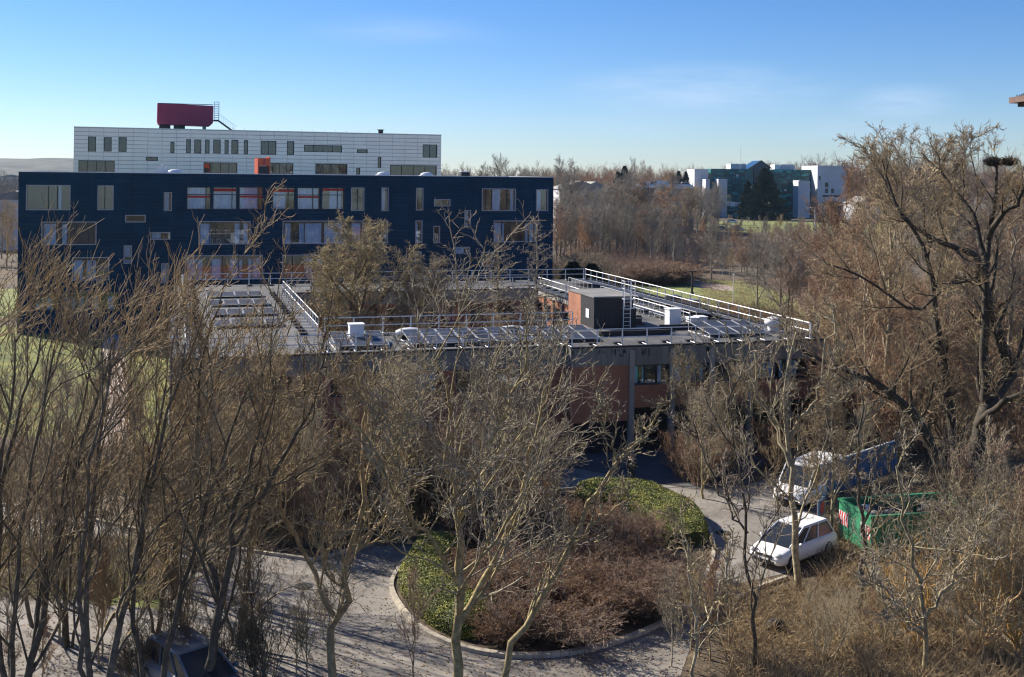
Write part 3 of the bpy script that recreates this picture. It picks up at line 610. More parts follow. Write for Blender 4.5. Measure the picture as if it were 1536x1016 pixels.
m.box(C0, C1, C3-.06, C3+.2, 5.2, 6.28, M_CONC); m.box(C1-.06, C1+.2, C2, C3-.06, 5.9, 6.28, M_CONC); m.box(C0-.2, C0+.06, C2, C3-.06, 5.2, 6.28, M_CONC); m.box(C0+.06, C1-.06, C2-.2, C2+.06, 5.2, 6.28, M_CONC)
rg = random.Random(2)
for x in [xs+.1]+pill+[xs+1.9, pill[0]+1.2, pill[0]-1.1]:
    for kk in range(5):
        u = x+rg.uniform(-.6, .6); wd = rg.uniform(.06, .28); hh = rg.uniform(.12, .5); m.box(u, u+wd, STEP-.066-kk*.001, STEP-.061, 6.2-hh, 6.2, M_ALGAE)
m.build('fascia', BB)
for p in pill:
    m = MB(); m.box(p-.16, p+.16, STEP-.12, STEP+.2-.21, .0, 6.1, M_CONC); m.box(p-.13, p+.13, STEP+.0, STEP+.3, 0, 2.62, M_CONC); m.build('pillar', BB)
m = MB()
for a in ((0, 0, W_, C2), (0, C3, W_, D_), (0, C2, C0, C3), (C1, C2, W_, C3)): m.box(a[0]+(.0 if a[0] == 0 else .0), a[2], a[1], a[3], 6.05, 6.3, M_ROOF)
m.box(xs, W_, STEP, 0, 6.05, 6.3, M_ROOF); m.build('roof', BB)
m = MB()
m.box(-.34, xs-.02, -.1, .12, 6.302, 6.4, M_DARK); m.box(xs, W_+.34, STEP-.1, STEP+.12, 6.302, 6.4, M_DARK); m.box(-.34, -.12, .12, D_+.1, 6.302, 6.4, M_DARK); m.box(W_+.12, W_+.34, STEP+.12, D_+.1, 6.302, 6.4, M_DARK)
m.box(C0-.1, C1+.1, C3-.1, C3+.12, 6.302, 6.38, M_DARK); m.box(C1-.1, C1+.12, C2, C3-.1, 6.302, 6.38, M_DARK); m.build('roof_edge', BB)
def rail(a, b, step=1.55, inn=(0, 1), feet=True, end=True):
    a = Vector((*a, Z_)); b = Vector((*b, Z_)); L = (b-a).length; n = max(1, round(L/step)); d = (b-a)/L; m = MB(); q = Vector((inn[0], inn[1], 0))
    for i in range(n+1):
        p = a+d*(L*i/n); m.tube(p, p+Vector((0, 0, 1.05)), .042, M_GALV, 5)
        if feet:
            m.tube(p+Vector((0, 0, .06)), p+q*.9+Vector((0, 0, .06)), .03, M_GALV, 5)
            e_ = p+q*.9; m.box(e_.x-.22, e_.x+.22, e_.y-.16, e_.y+.16, Z_+.003, Z_+.13, M_DARK)
    for h_ in (1.05, .55): m.tube(a+Vector((0, 0, h_)), b+Vector((0, 0, h_)), .034, M_GALV, 5)
    m.build('guard_rail', BB)
rail((.3, .35), (xs, .35)); rail((xs+.2, STEP+.35), (W_-.35, STEP+.35)); rail((W_-.35, STEP+.5), (W_-.35, D_-.4), 1.55, (-1, 0)); rail((.35, .5), (.35, D_-.4), 1.55, (1, 0)); rail((.5, D_-.35), (W_-.5, D_-.35), 1.9, (0, -1))
rail((C0, C2-.35), (C1-5.3, C2-.35), 1.9, (0, -1)); rail((C0-.35, C2), (C0-.35, C3), 1.55, (-1, 0)); rail((C0, C3+.35), (C1, C3+.35), 1.9, (0, 1)); rail((C1+.35, C2+4), (C1+.35, C3), 1.9, (1, 0)); rail((C1+2.2, 5.6), (C1+2.2, 16), 1.9, (1, 0), False)
# stair tower with ladder
tx0, tx1, ty0, ty1, tz = C1-4.1, C1-1.3, C2-1.2, C2+3.9, 8.35
m = MB(); m.box(tx0, tx1, ty0, C2+1.4, 6.31, tz, M_DARK); m.box(tx0, tx1, C2+1.4, ty1, 0, tz, M_BRICK); m.box(tx0+.002, tx1-.002, C2+.001, C2+1.4, 0, 6.3, M_BRICK)
m.box(tx1, tx1+.3, ty0+.2, ty1-.5, 6.31, tz-.75, M_DARK)
m.box(tx1, C1, C2+.3, C2+.5, 6.31, 6.7, M_DARK)
m.build('stair_tower', BB)
m = MB(); m.box(tx0-.06, tx1+.06, ty0-.06, ty1+.06, tz+.002, tz+.09, M_ROOF2); m.build('tower_roof', BB)
m = MB(); m.box(tx0-.03, tx0-.002, C2-.3, C2+.3, 6.9, 7.5, M_WHITE); m.build('tower_vent', BB)
m = MB(); lx = tx0+2.0; ly = ty0-.25
for x in (lx, lx+.5): m.tube((x, ly, 6.35), (x, ly, tz+1.1), .03, M_GALV, 5)
for i in range(9): m.tube((lx, ly, 6.5+i*.26), (lx+.5, ly, 6.5+i*.26), .022, M_GALV, 4)
for z in (7.7, 8.3, 9.0, 9.5):
    pts = [(lx-.1, ly, z), (lx-.12, ly-.5, z), (lx+.25, ly-.75, z), (lx+.62, ly-.5, z), (lx+.6, ly, z)]
    for i in range(4): m.tube(pts[i], pts[i+1], .025, M_GALV, 4)
for q in ((lx-.12, ly-.5), (lx+.25, ly-.75), (lx+.62, ly-.5)): m.tube((*q, 7.7), (*q, 9.5), .02, M_GALV, 4)
m.build('ladder', BB)
# solar panel arrays
def array(x, y, nx, ny, pw, pd, tilt, lab, rot=0, grp='solar panel arrays on the brick building roof'):
    e_ = empty('solar_panel_array', bw_(x, y, Z_+.003), BTH+rot, lab, 'solar panels', grp)
    c_, s_ = math.cos(tilt), math.sin(tilt)
    for i in range(nx):
        for j in range(ny):
            x0, x1 = i*pw+.02, (i+1)*pw-.02; a, b = j*pd+.02, (j+1)*pd-.02; m = MB()
            def P(u, v, o): return (u, v*c_-o*s_, .18+v*s_+o*c_)
            m.add([P(x0, a, .04), P(x1, a, .04), P(x1, b, .04), P(x0, b, .04)], [(0, 1, 2, 3)], M_PANEL)
            for (u0, v0, u1, v1) in ((x0, a, x1, a+.035), (x0, b-.035, x1, b), (x0, a+.035, x0+.035, b-.035), (x1-.035, a+.035, x1, b-.035)):
                q = [P(u0, v0, .052), P(u1, v0, .052), P(u1, v1, .052), P(u0, v1, .052)]+[P(u0, v0, 0), P(u1, v0, 0), P(u1, v1, 0), P(u0, v1, 0)]
                m.add(q, [(0, 1, 2, 3), (7, 6, 5, 4), (0, 4, 5, 1), (1, 5, 6, 2), (2, 6, 7, 3), (3, 7, 4, 0)], M_FRAME)
            m.build('solar_panel', e_)
    m = MB()
    for i in range(nx+1):
        u = min(i*pw, nx*pw-.04); m.box(u, u+.04, .05, ny*pd*c_, 0, .05, M_GALV); m.tube((u+.02, ny*pd*c_-.05, .05), (u+.02, ny*pd*c_-.05, .16+ny*pd*s_), .02, M_GALV, 4); m.box(u, u+.04, .1, .14, .05, .2, M_GALV)
    m.build('support_frame', e_)
def fx(px): return bf(px, 505, 2.5)[0]
for a, n_, lab in ((500, 3, 'solar panels left of the white roof cabinet on the front roof edge'), (612, 5, 'solar panels in the middle of the front roof edge'), (690, 4, 'solar panels on the front edge beside the tarpaulined vent'), (772, 5, 'solar panels just left of the dark stair tower'), (1055, 4, 'white framed solar panels at the right end of the front roof')):
    array(fx(a), 1.5, n_, 2, 1.05, 1.65, R(7), lab)
for i, (y, n_) in enumerate(((9.5, 9), (20, 8), (30.5, 6))):
    array(C1+7.1, y, n_, 1, 1.05, 2.6, R(9), 'long row of blue grey solar panels on the right wing, %s' % ('nearest the white box', 'in the middle', 'at its far end')[i], math.pi/2)
for i, y in enumerate((9.5, 13.5, 18)): array(C1+3.6, y, 3, 1, 1.0, 1.4, R(6), 'short bank of solar panels between the inner rail and the long rows, %s' % ('front one', 'middle one', 'rear one')[i], math.pi/2)
for i, (x, y) in enumerate(((2.2, 12), (2.2, 18), (2.2, 24), (2.2, 30))): array(x, y, 4, 1, 1.1, 1.7, R(5), 'solar panels on the left wing roof, %s' % ('nearest', 'second from the front', 'third from the front', 'farthest back')[i])
# roof furniture
def roof_box(px, yin, w_, h_, name, lab, mt=M_WHITE):
    x = bf(px, 500, yin)[0]; e_ = empty(name, bw_(x, yin, Z_+.003), BTH, lab, 'roof unit'); m = MB(); m.box(-w_, w_, -.4, .4, .06, h_, mt); m.box(-w_+.1, w_-.1, -.3, .3, 0, .06, M_DARK); m.build('cabinet', e_)
    m = MB(); m.box(-w_-.05, w_+.05, -.45, .45, h_+.002, h_+.06, mt); m.build('lid', e_); return e_
roof_box(534, 3.8, .42, 1.15, 'roof_unit', 'tall white cabinet standing on the front roof left of centre')
roof_box(1009, 6.8, .42, 1.2, 'roof_unit', 'large white box with a small red lamp on the roof right of the stair tower')
roof_box(1038, 8.5, .3, .35, 'roof_unit', 'low white block on the roof behind the large white box'); roof_box(1051, 8.5, .3, .4, 'roof_unit', 'low white block next to the right end of the roof kerb')
x = bf(1160, 500, 3.5)[0]; e_ = empty('extractor_fan', bw_(x, 3.5, Z_+.003), BTH, 'white mushroom extractor fan near the right front corner of the brick roof', 'roof vent')
m = MB(); m.tube((0, 0, 0), (0, 0, .6), .4, M_WHITE, 12); m.build('duct', e_); m = MB(); m.ball((0, 0, .62), .62, .62, .35, M_WHITE, 14, 6); m.build('cowl', e_)
for px, yin, lab in ((765, 5.0, 'vent under a crumpled pale cover behind the front solar panels'), (612, 5.4, 'domed white vent behind the panels left of centre')):
    x = bf(px, 500, yin)[0]; e_ = empty('roof_vent', bw_(x, yin, Z_+.003), BTH, lab, 'roof vent'); m = MB(); m.box(-.6, .6, -.4, .4, 0, .3, M_DARK); m.build('curb', e_)
    m = MB(); m.ball((.1, 0, .36), .95, .5, .3, M_WHITE, 9, 5); m.build('cover', e_)
m = MB(); m.box(C1-.0, C1+3.1, 5.4, 5.6, Z_+.003, Z_+.35, M_DARK); m.box(C1-5, C1-.1, 3.6, 3.8, Z_+.003, Z_+.3, M_DARK); m.build('roof_kerb', BB)
rb = random.Random(8)
for i in range(10):
    x = W_-1.9; y = 4+i*3.4; m = MB(); m.tube((x, y, Z_), (x, y, Z_+.18), .28, M_DARK, 8); m.ball((x, y, Z_+.18), .3, .3, .1, M_DARK, 8, 4); m.build('roof_outlet', BB)
# tall white downpipes on the left end
m = MB()
for y in (6, 11, 16): m.tube((-.42, y, 0), (-.42, y, 7.2), .09, M_GALV, 8); m.tube((-.42, y, 7.2), (.4, y, 7.2), .05, M_GALV, 6)
m.build('downpipe', BB)

# ------------------------------------------------------------------ glass office block far right
GY = 470.0
def gbox(m, x0, y0, x1, y1, mt, dy=0, dep=14, zb=None):
    a = gy(x0, y1, GY+dy); b = gy(x1, y0, GY+dy); m.box(a.x, b.x, GY+dy, GY+dy+dep, a.z if zb is None else zb, b.z, mt)
GB = empty('glass_building', (0, 0, 0), 0, 'teal glass fronted office block with white towers among the trees on the right', 'building')
m = MB(); gbox(m, 1130.5, 250, 1154, 330, M_TEALD, 3, 22, 0); m.build('entrance_bay', GB)
m = MB(); gbox(m, 1066, 254, 1130, 330, M_TEAL, 0, 26, 0)
for i in range(14):
    a = gy(1066+i*4.6, 300, GY); m.box(a.x-.06, a.x+.06, GY-.15, GY-.004, 1, gy(1100, 255, GY).z, M_DKFRAME)
m2 = MB(); gbox(m2, 1155, 255, 1226, 330, M_TEAL, 8, 26, 0)
for i in range(16):
    a = gy(1156+i*4.5, 300, GY+8); m2.box(a.x-.06, a.x+.06, GY+7.85, GY+7.996, 1, gy(1190, 256, GY+8).z, M_DKFRAME)
for k in range(1, 6):
    z = k*3.4; m.box(gy(1067, 300, GY).x, gy(1130, 300, GY).x, GY-.1, GY-.002, z-.08, z+.08, M_DKFRAME); m2.box(gy(1157, 300, GY+8).x, gy(1225, 300, GY+8).x, GY+7.9, GY+7.998, z-.08, z+.08, M_DKFRAME)
m.build('glass_wing', GB); m2.build('glass_wing', GB)
m = MB()
for px, py in ((1096, 262), (1104, 262), (1112, 261), (1085, 276), (1180, 270), (1190, 283), (1216, 270), (1217, 286), (1176, 284), (1181, 296)):
    dy = 0 if px < 1130 else 8; a = gy(px, py+3, GY+dy); b = gy(px+4, py, GY+dy); m.box(a.x, b.x, GY+dy-.2, GY+dy-.16, a.z, b.z, M_PALEW if (px % 3 == 0) else M_TEALD)
m.build('open_sash', GB)
m = MB(); gbox(m, 1041, 254, 1062, 330, M_PALEW, -4, 20, 0); m.build('white_block', GB)
for a in ((1058, 269, 1065, 330, -14, 12), (1077, 269, 1091, 330, -12, 9), (1197, 271, 1215, 330, -6, 9), (1199.5, 270.7, 1214.5, 271.5, -6, 3)):
    m = MB(); gbox(m, a[0], a[1], a[2], a[3], M_PALEW, a[4], a[5], 0 if a[3] > 300 else None); m.build('white_tower', GB)
wh = [(1237.5, 274, 1242.5, 281), (1237.5, 283, 1242.5, 290), (1246.5, 283, 1251, 290), (1228.5, 264, 1231, 270), (1234, 293, 1262, 296), (1233, 303, 1262, 330)]
def gl_(x0, y0, x1, y1, dy): a = gy(x0, y1, GY+dy); b = gy(x1, y0, GY+dy); return (a.x, a.z, b.x, b.z)
hs = [gl_(*t, -2) for t in wh]; hs[-1] = (hs[-1][0], .1, hs[-1][2], hs[-1][3])
a = gl_(1225.5, 249, 1270, 330, -2); m = MB(); wall_holes(m, a[0], a[2], 0, a[3], hs, M_PALEW, .4, GY-2); m.box(a[0]+.01, a[2]-.01, GY-1.2, GY+24, 0, a[3]-.002, M_PALEW)
m.add([(a[0], GY-2, 0), (a[0], GY-1.2, 0), (a[0], GY-1.2, a[3]), (a[0], GY-2, a[3])], [(0, 1, 2, 3)], M_PALEW); m.build('white_block', GB)
for h in hs: m = MB(); m.box(h[0], h[2], GY-1.7, GY-1.62, h[1], h[3], M_CARGL); m.build('window', GB)
m = MB(); gbox(m, 1096, 246, 1119, 254, M_PALEW, 6, 10); m.build('roof_cabin', GB)
m = MB(); gbox(m, 1162, 247, 1170, 255, M_WHITE, 11, 8); m.build('roof_cabin', GB); m = MB(); gbox(m, 1170.5, 247, 1192, 255, M_PALEW, 12, 10); m.build('roof_cabin', GB)
p = [gy(x, y, GY+2) for x, y in ((1122, 254), (1142, 241), (1158, 253))]; m = MB(); m.prism([(q.x, q.z) for q in p], GY+2, GY+20, M_TEALD); m.build('gable_roof', GB)
m = MB(); q = [gy(x, y, GY+1.8) for x, y in ((1122, 254), (1142, 241), (1158, 253))]
m.tube(q[0], q[1], .2, M_IVY, 4); m.tube(q[1], q[2], .2, M_IVY, 4); m.build('gable_trim', GB)
m = MB(); a = gy(1111, 254, GY+4); m.tube(a, (a.x, a.y, gy(1111, 218, GY+4).z), .07, M_GALV, 5); m.build('mast', GB)
m = MB(); a = gl_(1087, 304, 1114, 309, -13); m.box(a[0], a[2], GY-13, GY-4, a[1], a[3], M_PALEW); a = gl_(1096, 303, 1102.5, 310, -13.3); m.box(a[0], a[2], GY-13.3, GY-13.02, a[1], a[3], M_WHITE); m.build('entrance_canopy', GB)

# low building with rooftop parking, and other far roofs
p0, p1 = gy(955, 281, 330), gy(1041, 283, 330)
CB = empty('car_park_building', (0, 0, 0), 0, 'low grey deck building with white vehicles parked along its top edge', 'building')
m = MB(); m.box(p0.x, p1.x, 330, 350, 0, p0.z, M_CONC); m.build('wall', CB); m = MB(); m.box(p0.x-.2, p1.x+.2, 329.8, 329.99, p0.z-.4, p0.z+.1, M_PALEW); m.build('parapet', CB)
ca = [(964, 1.6), (974, 1.9), (987, 2.6), (1002, 1.9), (1013, 1.5), (1030, 1.4)]

# ------------------------------------------------------------------ vehicles
def car(name, loc, rz, L=4.3, Wd=1.78, Ht=1.5, mt=None, hood=.28, label=None, catg='car', van=False, group=None, simple=False, s=1):
    mt = mt or M_CARW; e_ = empty(name, loc, rz, label, catg, group); hw = Wd/2
    belt = Ht*(.60 if not van else .56); xf = L/2
    st = [(-xf, .38, .62), (-xf+.12, .24, belt*.96), (-xf+.5, .2, belt), (-.4, .2, belt), (xf*.35, .2, belt*.98), (xf*.62, .2, belt*.92 if not van else belt*.98), (xf-.32, .22, belt*.8), (xf-.06, .27, belt*.62), (xf, .36, .52)]
    v = []; f = []
    for i, (x, z0, z1) in enumerate(st):
        k = {0: .88, 1: .97, len(st)-1: .74, len(st)-2: .86, len(st)-3: .95}.get(i, 1.0); w_ = hw*k; zm = (z0+z1)*.52
        ring = [(-w_*.9, z0), (-w_, z0+.12), (-w_*1.0, zm), (-w_*.95, z1-.05), (-w_*.8, z1), (0, z1+.03), (w_*.8, z1), (w_*.95, z1-.05), (w_, zm), (w_, z0+.12), (w_*.9, z0)]
        v += [(x, y, z) for y, z in ring]
    n = 11
    for i in range(len(st)-1):
        for j in range(n): f.append((i*n+j, i*n+(j+1) % n, (i+1)*n+(j+1) % n, (i+1)*n+j))
    f.append(list(range(n))); f.append(list(range(len(st)*n-1, len(st)*n-1-n, -1)))
    m = MB(); m.add(v, f, mt, True)
    a = (-xf+.25, xf*.64) if not van else (-xf+.06, xf*.72); b = (-xf+.6, xf*.08) if not van else (-xf+.12, xf*.42)
    wb, wt = hw*.86, hw*.7 if not van else hw*.82
    def c8(i): return {0: (a[0], -wb, belt), 1: (a[1], -wb, belt*.97), 2: (a[1], wb, belt*.97), 3: (a[0], wb, belt), 4: (b[0], -wt, Ht-.06), 5: (b[1], -wt, Ht-.05), 6: (b[1], wt, Ht-.05), 7: (b[0], wt, Ht-.06)}[i]
    for i, j in ((0, 4), (1, 5), (2, 6), (3, 7), (4, 5), (5, 6), (6, 7), (7, 4)): m.tube(c8(i), c8(j), .045, mt, 5)
    for t in (.38, .7) if not van else (.55,):
        for k, q in (((0, 1), (4, 5)), ((3, 2), (7, 6))):
            A_ = Vector(c8(k[0])).lerp(Vector(c8(k[1])), t); B_ = Vector(c8(q[0])).lerp(Vector(c8(q[1])), t); m.tube(A_, B_, .04, mt, 5)
    r_ = [(b[0]+.02, -wt), (b[1]-.02, -wt), (b[1]+.03, 0), (b[1]-.02, wt), (b[0]+.02, wt), (b[0]-.03, 0)]; m.slab(r_, Ht-.07, Ht, mt); bd = m.build('body', e_)
    m = MB(); i_ = .985
    m.add([tuple(x*(.99 if q != 2 else 1) for q, x in enumerate(c8(i))) for i in range(8)], [(0, 1, 5, 4), (1, 2, 6, 5), (2, 3, 7, 6), (3, 0, 4, 7)], M_CARGL); m.build('windows', e_)
    if van:
        m = MB()
        for sgn in (-1, 1): m.add([(a[0], sgn*wb*1.01, belt), (xf*.18, sgn*wb*1.01, belt), (xf*.18, sgn*wt*1.02, Ht-.07), (b[0], sgn*wt*1.02, Ht-.07)], [(0, 1, 2, 3)], mt)
        m.build('side_panel', e_)
    if simple: e_.scale = (s, s, s); return e_
    for sx in (-1, 1):
        for sy in (-1, 1):
            x = sx*L*.31; y = sy*(hw-.1); wm = MB(); wm.tube((x, y-.1, .31), (x, y+.1, .31), .31, M_BLACK, 18); o = wm.build('wheel', e_); wm = MB(); wm.tube((x, y+sy*.08, .31), (x, y+sy*.115, .31), .2, M_RIM, 10); wm.build('rim', o)
    for sy in (-1, 1):
        m = MB(); m.ball((xf-.2, sy*hw*.68, belt*.7), .17, .2, .1, M_LAMP, 8, 5); m.build('headlight', e_)
        m = MB(); m.ball((xf*.42, sy*(hw+.1), belt+.05), .08, .1, .08, mt, 8, 5); m.build('wing_mirror', e_)
    m = MB(); m.box(xf-.06, xf+.012, -hw*.45, hw*.45, .52, .62, M_BLACK); m.box(xf-.06, xf+.012, -hw*.6, hw*.6, .3, .4, M_BLACK); m.box(xf-.02, xf+.03, -.26, .26, .42, .5, M_WHITE); m.build('grille', e_)
    m = MB(); m.tube((xf*.57, -hw*.6, belt+.03), (xf*.44, -.05, belt+.07), .012, M_BLACK, 4); m.tube((xf*.57, .0, belt+.03), (xf*.44, hw*.55, belt+.07), .012, M_BLACK, 4); m.build('wiper', e_)
    return e_
def car_px(name, front, rear, **k):
    a, b = gz(*front), gz(*rear); d = a-b; c = (a+b)/2; return car(name, (c.x, c.y, .012), math.atan2(d.y, d.x), **k)
car_px('parked_car', (1138, 856), (1238, 818), L=4.4, Wd=1.8, Ht=1.52, label='white car parked nose towards the roundabout beside the thicket', mt=M_CARW)
car_px('parked_van', (1160, 772), (1262, 724), L=4.9, Wd=1.9, Ht=1.9, label='white van parked behind the white car, next to the blue panels', catg='van', van=True)
car_px('parked_car', (352, 1085), (232, 1000), L=4.4, Ht=1.5, mt=M_CARG, label='slate blue car parked at the bottom left under the trees')
car_px('parked_car', (1125, 497), (1180, 515), mt=M_CARD, label='dark car behind the right end of the brick roof rail', group='dark cars behind the brick building')
car_px('parked_car', (990, 452), (1030, 470), mt=M_CARD, label='dark car right of the stair tower, beyond the long guard rail', group='dark cars behind the brick building')
car_px('parked_car', (1005, 460), (1062, 474), mt=M_CARG, label='dark blue car in front of the mossy lawn by the black lamp post', group='dark cars behind the brick building')
car_px('parked_car', (862, 417), (832, 414), mt=M_CARD, label='dark car parked beside the right corner of the navy building')
for px, py, lab in ((1098, 335, 'white car parked in front of the glass building entrance'), (1106, 346, 'pale car parked below the glass building'), (1082, 346, 'silver car parked left of the pale one below the glass building')):
    p = gz(px, py); car('parked_car', p, .2, simple=True, mt=M_CARW if px != 1082 else M_CARG, label=lab)
for i, (px, hh) in enumerate(ca):
    p = gy(px, 281, 331.5); car('parked_car', (p.x, 332, p0.z+.01), 0 if i % 2 else 3.14, L=2.4+hh*1.0, Ht=1.2+hh*.3, van=hh > 1.7, simple=True, mt=M_WHITE, label='%s on the deck building' % ('leftmost small white car', 'white van second from the left', 'large white van, tallest of the row', 'white van right of the tallest one', 'small white car fifth along', 'white car at the right end of the row')[i], catg='van' if hh > 1.7 else 'car', group='white vehicles on the deck building')

# ------------------------------------------------------------------ worksite boards beside the van
def board(p, rz, w_, h_, mt, name, label, chev=False, catg='board', tilt=0):
    e_ = empty(name, p, rz, label, catg); m = MB(); m.box(-w_/2, w_/2, -.03, .03, .25, h_, mt); m.build('panel', e_)
    for x in (-w_/2+.08, w_/2-.08):
        q = MB(); q.box(x-.03, x+.03, .035, .09, 0, h_, M_GALV); q.build('post', e_)
    if chev:
        q = MB(); z0, z1 = h_*.45, h_*.72; q.box(-w_/2+.04, w_/2-.04, -.036, -.031, z0, z1, M_WHITE); q.build('white_band', e_)
        q = MB(); n = max(3, int(w_/.25))
        for i in range(n):
            x = -w_/2+.06+i*(w_-.12)/n; dx = (w_-.12)/n*.5; zz = (z1-z0)*.5
            q.add([(x, -.041, z0), (x+dx, -.041, z0), (x+dx*1.9, -.041, z0+zz), (x+dx*.9, -.041, z0+zz)], [(0, 1, 2, 3)], M_SIGNR)
            q.add([(x+dx*.9, -.041, z0+zz), (x+dx*1.9, -.041, z0+zz), (x+dx, -.041, z1), (x, -.041, z1)], [(0, 1, 2, 3)], M_SIGNR)
        q.build('chevrons', e_)
    return e_
# open green skip with chevron bands on its end
A_, B_ = gz(1258, 808), gz(1306, 838); dd = (A_-B_).normalized(); SL = (A_-B_).length; SK = empty('skip', (B_.x, B_.y, 0), math.atan2(dd.y, dd.x)-math.pi/2, 'large open green skip with red and white chevrons right of the white car', 'skip'); sl_ = 5.6; hh = 1.75
m = MB(); m.box(0, .08, 0, SL, .15, hh, M_GREEN); m.box(sl_-.08, sl_, 0, SL, .15, hh, M_GREEN); m.box(.081, sl_-.081, 0, .08, .15, hh, M_GREEN); m.box(.081, sl_-.081, SL-.08, SL, .15, hh, M_GREEN); m.box(.081, sl_-.081, .081, SL-.081, .15, .3, M_GREEN); m.build('container', SK)
m = MB(); m.box(-.05, sl_+.05, -.06, .1, hh+.002, hh+.1, M_GREEN); m.box(-.05, sl_+.05, SL-.1, SL+.06, hh+.002, hh+.1, M_GREEN); m.box(-.05, .1, .101, SL-.101, hh+.002, hh+.1, M_GREEN); m.box(sl_-.1, sl_+.05, .101, SL-.101, hh+.002, hh+.1, M_GREEN); m.build('rim', SK)
for k in range(7): m = MB(); x = .5+k*.78; m.box(x, x+.12, -.07, -.002, .15, hh, M_GREEN); m.build('rib', SK)
for y0 in (.04, SL-.84):
    m = MB(); m.box(-.012, -.002, y0, y0+.8, .75, 1.35, M_WHITE)
    for k in range(4):
        y = y0+k*.2; m.add([(-.016, y, .75), (-.016, y+.1, .75), (-.016, y+.2, 1.05), (-.016, y+.1, 1.05)], [(3, 2, 1, 0)], M_SIGNR); m.add([(-.016, y+.1, 1.05), (-.016, y+.2, 1.05), (-.016, y+.1, 1.35), (-.016, y, 1.35)], [(3, 2, 1, 0)], M_SIGNR)
    m.build('chevrons', SK)
for y in (.4, SL-.4): m = MB(); m.tube((.1, y-.12, .12), (.1, y+.12, .12), .12, M_BLACK, 10); m.tube((sl_-.2, y-.12, .12), (sl_-.2, y+.12, .12), .12, M_BLACK, 10); m.build('roller', SK)
e_ = board(gz(1232, 800), R(60), 1.0, 1.6, M_BLUE, 'sign_board', 'small blue and white sign with a red disc behind the white car', False, 'sign')
m = MB(); m.tube((0, -.03, 1.2), (0, -.045, 1.2), .3, M_SIGNR, 16); m.box(-.45, .45, -.034, -.031, .3, .8, M_WHITE); m.build('red_disc', e_)
a, b = gz(1240, 752), gz(1345, 712); d = b-a; rz = math.atan2(d.y, d.x); n_ = 6
for i in range(n_):
    p = a+d*((i+.5)/n_); e_ = empty('hoarding_panel', p, rz, 'blue sheet metal panel of the fence behind the white van, %s' % ('the nearest one', 'second from the near end', 'third from the near end', 'third from the far end', 'second from the far end', 'the farthest one')[i], 'fence panel', 'blue hoarding panels in a row')
    m = MB(); L_ = d.length/n_; m.box(-L_/2+.03, L_/2-.03, -.02, .02, .15, 1.9, M_BLUE)
    for k in range(7): x = -L_/2+.15+k*(L_-.3)/6; m.box(x-.04, x+.04, -.05, -.021, .15, 1.9, M_BLUE)
    m.build('sheet', e_); m = MB(); m.box(-L_/2+.03, L_/2-.03, -.03, .03, 1.902, 1.97, M_WHITE); m.build('top_rail', e_); m = MB(); m.box(-L_/2, -L_/2+.05, .03, .08, 0, 2.0, M_GALV); m.build('post', e_)
m = MB(); rr_ = random.Random(4)
for i in range(170): m.ball((rr_.uniform(.25, sl_-.25), rr_.uniform(.25, SL-.25), rr_.uniform(.9, 1.5)), rr_.uniform(.12, .4), rr_.uniform(.12, .35), rr_.uniform(.06, .2), (M_PATH, M_CONC, M_ROOF2, M_WHITE)[rr_.randrange(4)] if i % 3 == 0 else M_ASPHD, 6, 4)
o = m.build('rubble_heap', None, SK.location); o.rotation_euler = SK.rotation_euler; tag(o, 'grey rubble with a few pale lumps filling the green skip', 'rubble')

# ------------------------------------------------------------------ roundabout island
def outline(n=120, f=1.0):
    key = [(585, 890), (592, 860), (615, 832), (650, 806), (720, 765), (800, 740), (900, 733), (980, 742), (1040, 768), (1068, 800), (1072, 840), (1050, 885), (1010, 930), (930, 966), (850, 985), (760, 988), (680, 972), (620, 940)]
    P = [gz(*k) for k in key]; c = sum(P, Vector())/len(P); out_ = []
    for i in range(n):
        t = i/n*len(P); k = int(t); u = t-k; p0, p1, p2, p3 = [P[(k+j-1) % len(P)] for j in range(4)]
        q = .5*((2*p1)+(-p0+p2)*u+(2*p0-5*p1+4*p2-p3)*u*u+(-p0+3*p1-3*p2+p3)*u**3); out_.append(c+(q-c)*f)
    return out_, c
OL, OC = outline()
m = MB(); m.add([(p.x, p.y, .06) for p in OL], [list(range(len(OL)))], M_LITTER); tag(m.build('island_soil'), kind='structure')
IN, _ = outline(f=.975); n = len(OL)
e_ = empty('kerb_ring', (OC.x, OC.y, 0), 0, 'ring of pale kerb stones around the roundabout island', 'kerb')
m = MB()
for i in range(n):
    a0, a1, b0, b1 = OL[i], OL[(i+1) % n], IN[i], IN[(i+1) % n]; g0 = .04
    q = [a0.lerp(a1, g0), a1, b1, b0.lerp(b1, g0)]; vs = [(p.x-OC.x, p.y-OC.y, 0) for p in q]+[(p.x-OC.x, p.y-OC.y, .15) for p in q]
    m.add(vs, [(4, 5, 6, 7), (0, 1, 5, 4), (1, 2, 6, 5), (2, 3, 7, 6), (3, 0, 4, 7)], M_KERB)
m.build('kerb_stones', e_)
def leaves(name, base_fn, n, size, mt, seed, parent=None):
    g = np.random.default_rng(seed); P, N = base_fn(g, n); d = norm(N+g.normal(0, .7, (n, 3))); ref = norm(g.normal(0, 1, (n, 3))); u = norm(np.cross(d, ref)); v = np.cross(d, u)
    s = size*(.6+.8*g.random(n))[:, None]; V = np.stack([P-u*s, P-v*s*.55, P+u*s, P+v*s*.55], 1); Q = np.arange(4*n).reshape(n, 4)
    return link(name, np_mesh(name, V, Q, mt, smooth=False), parent)
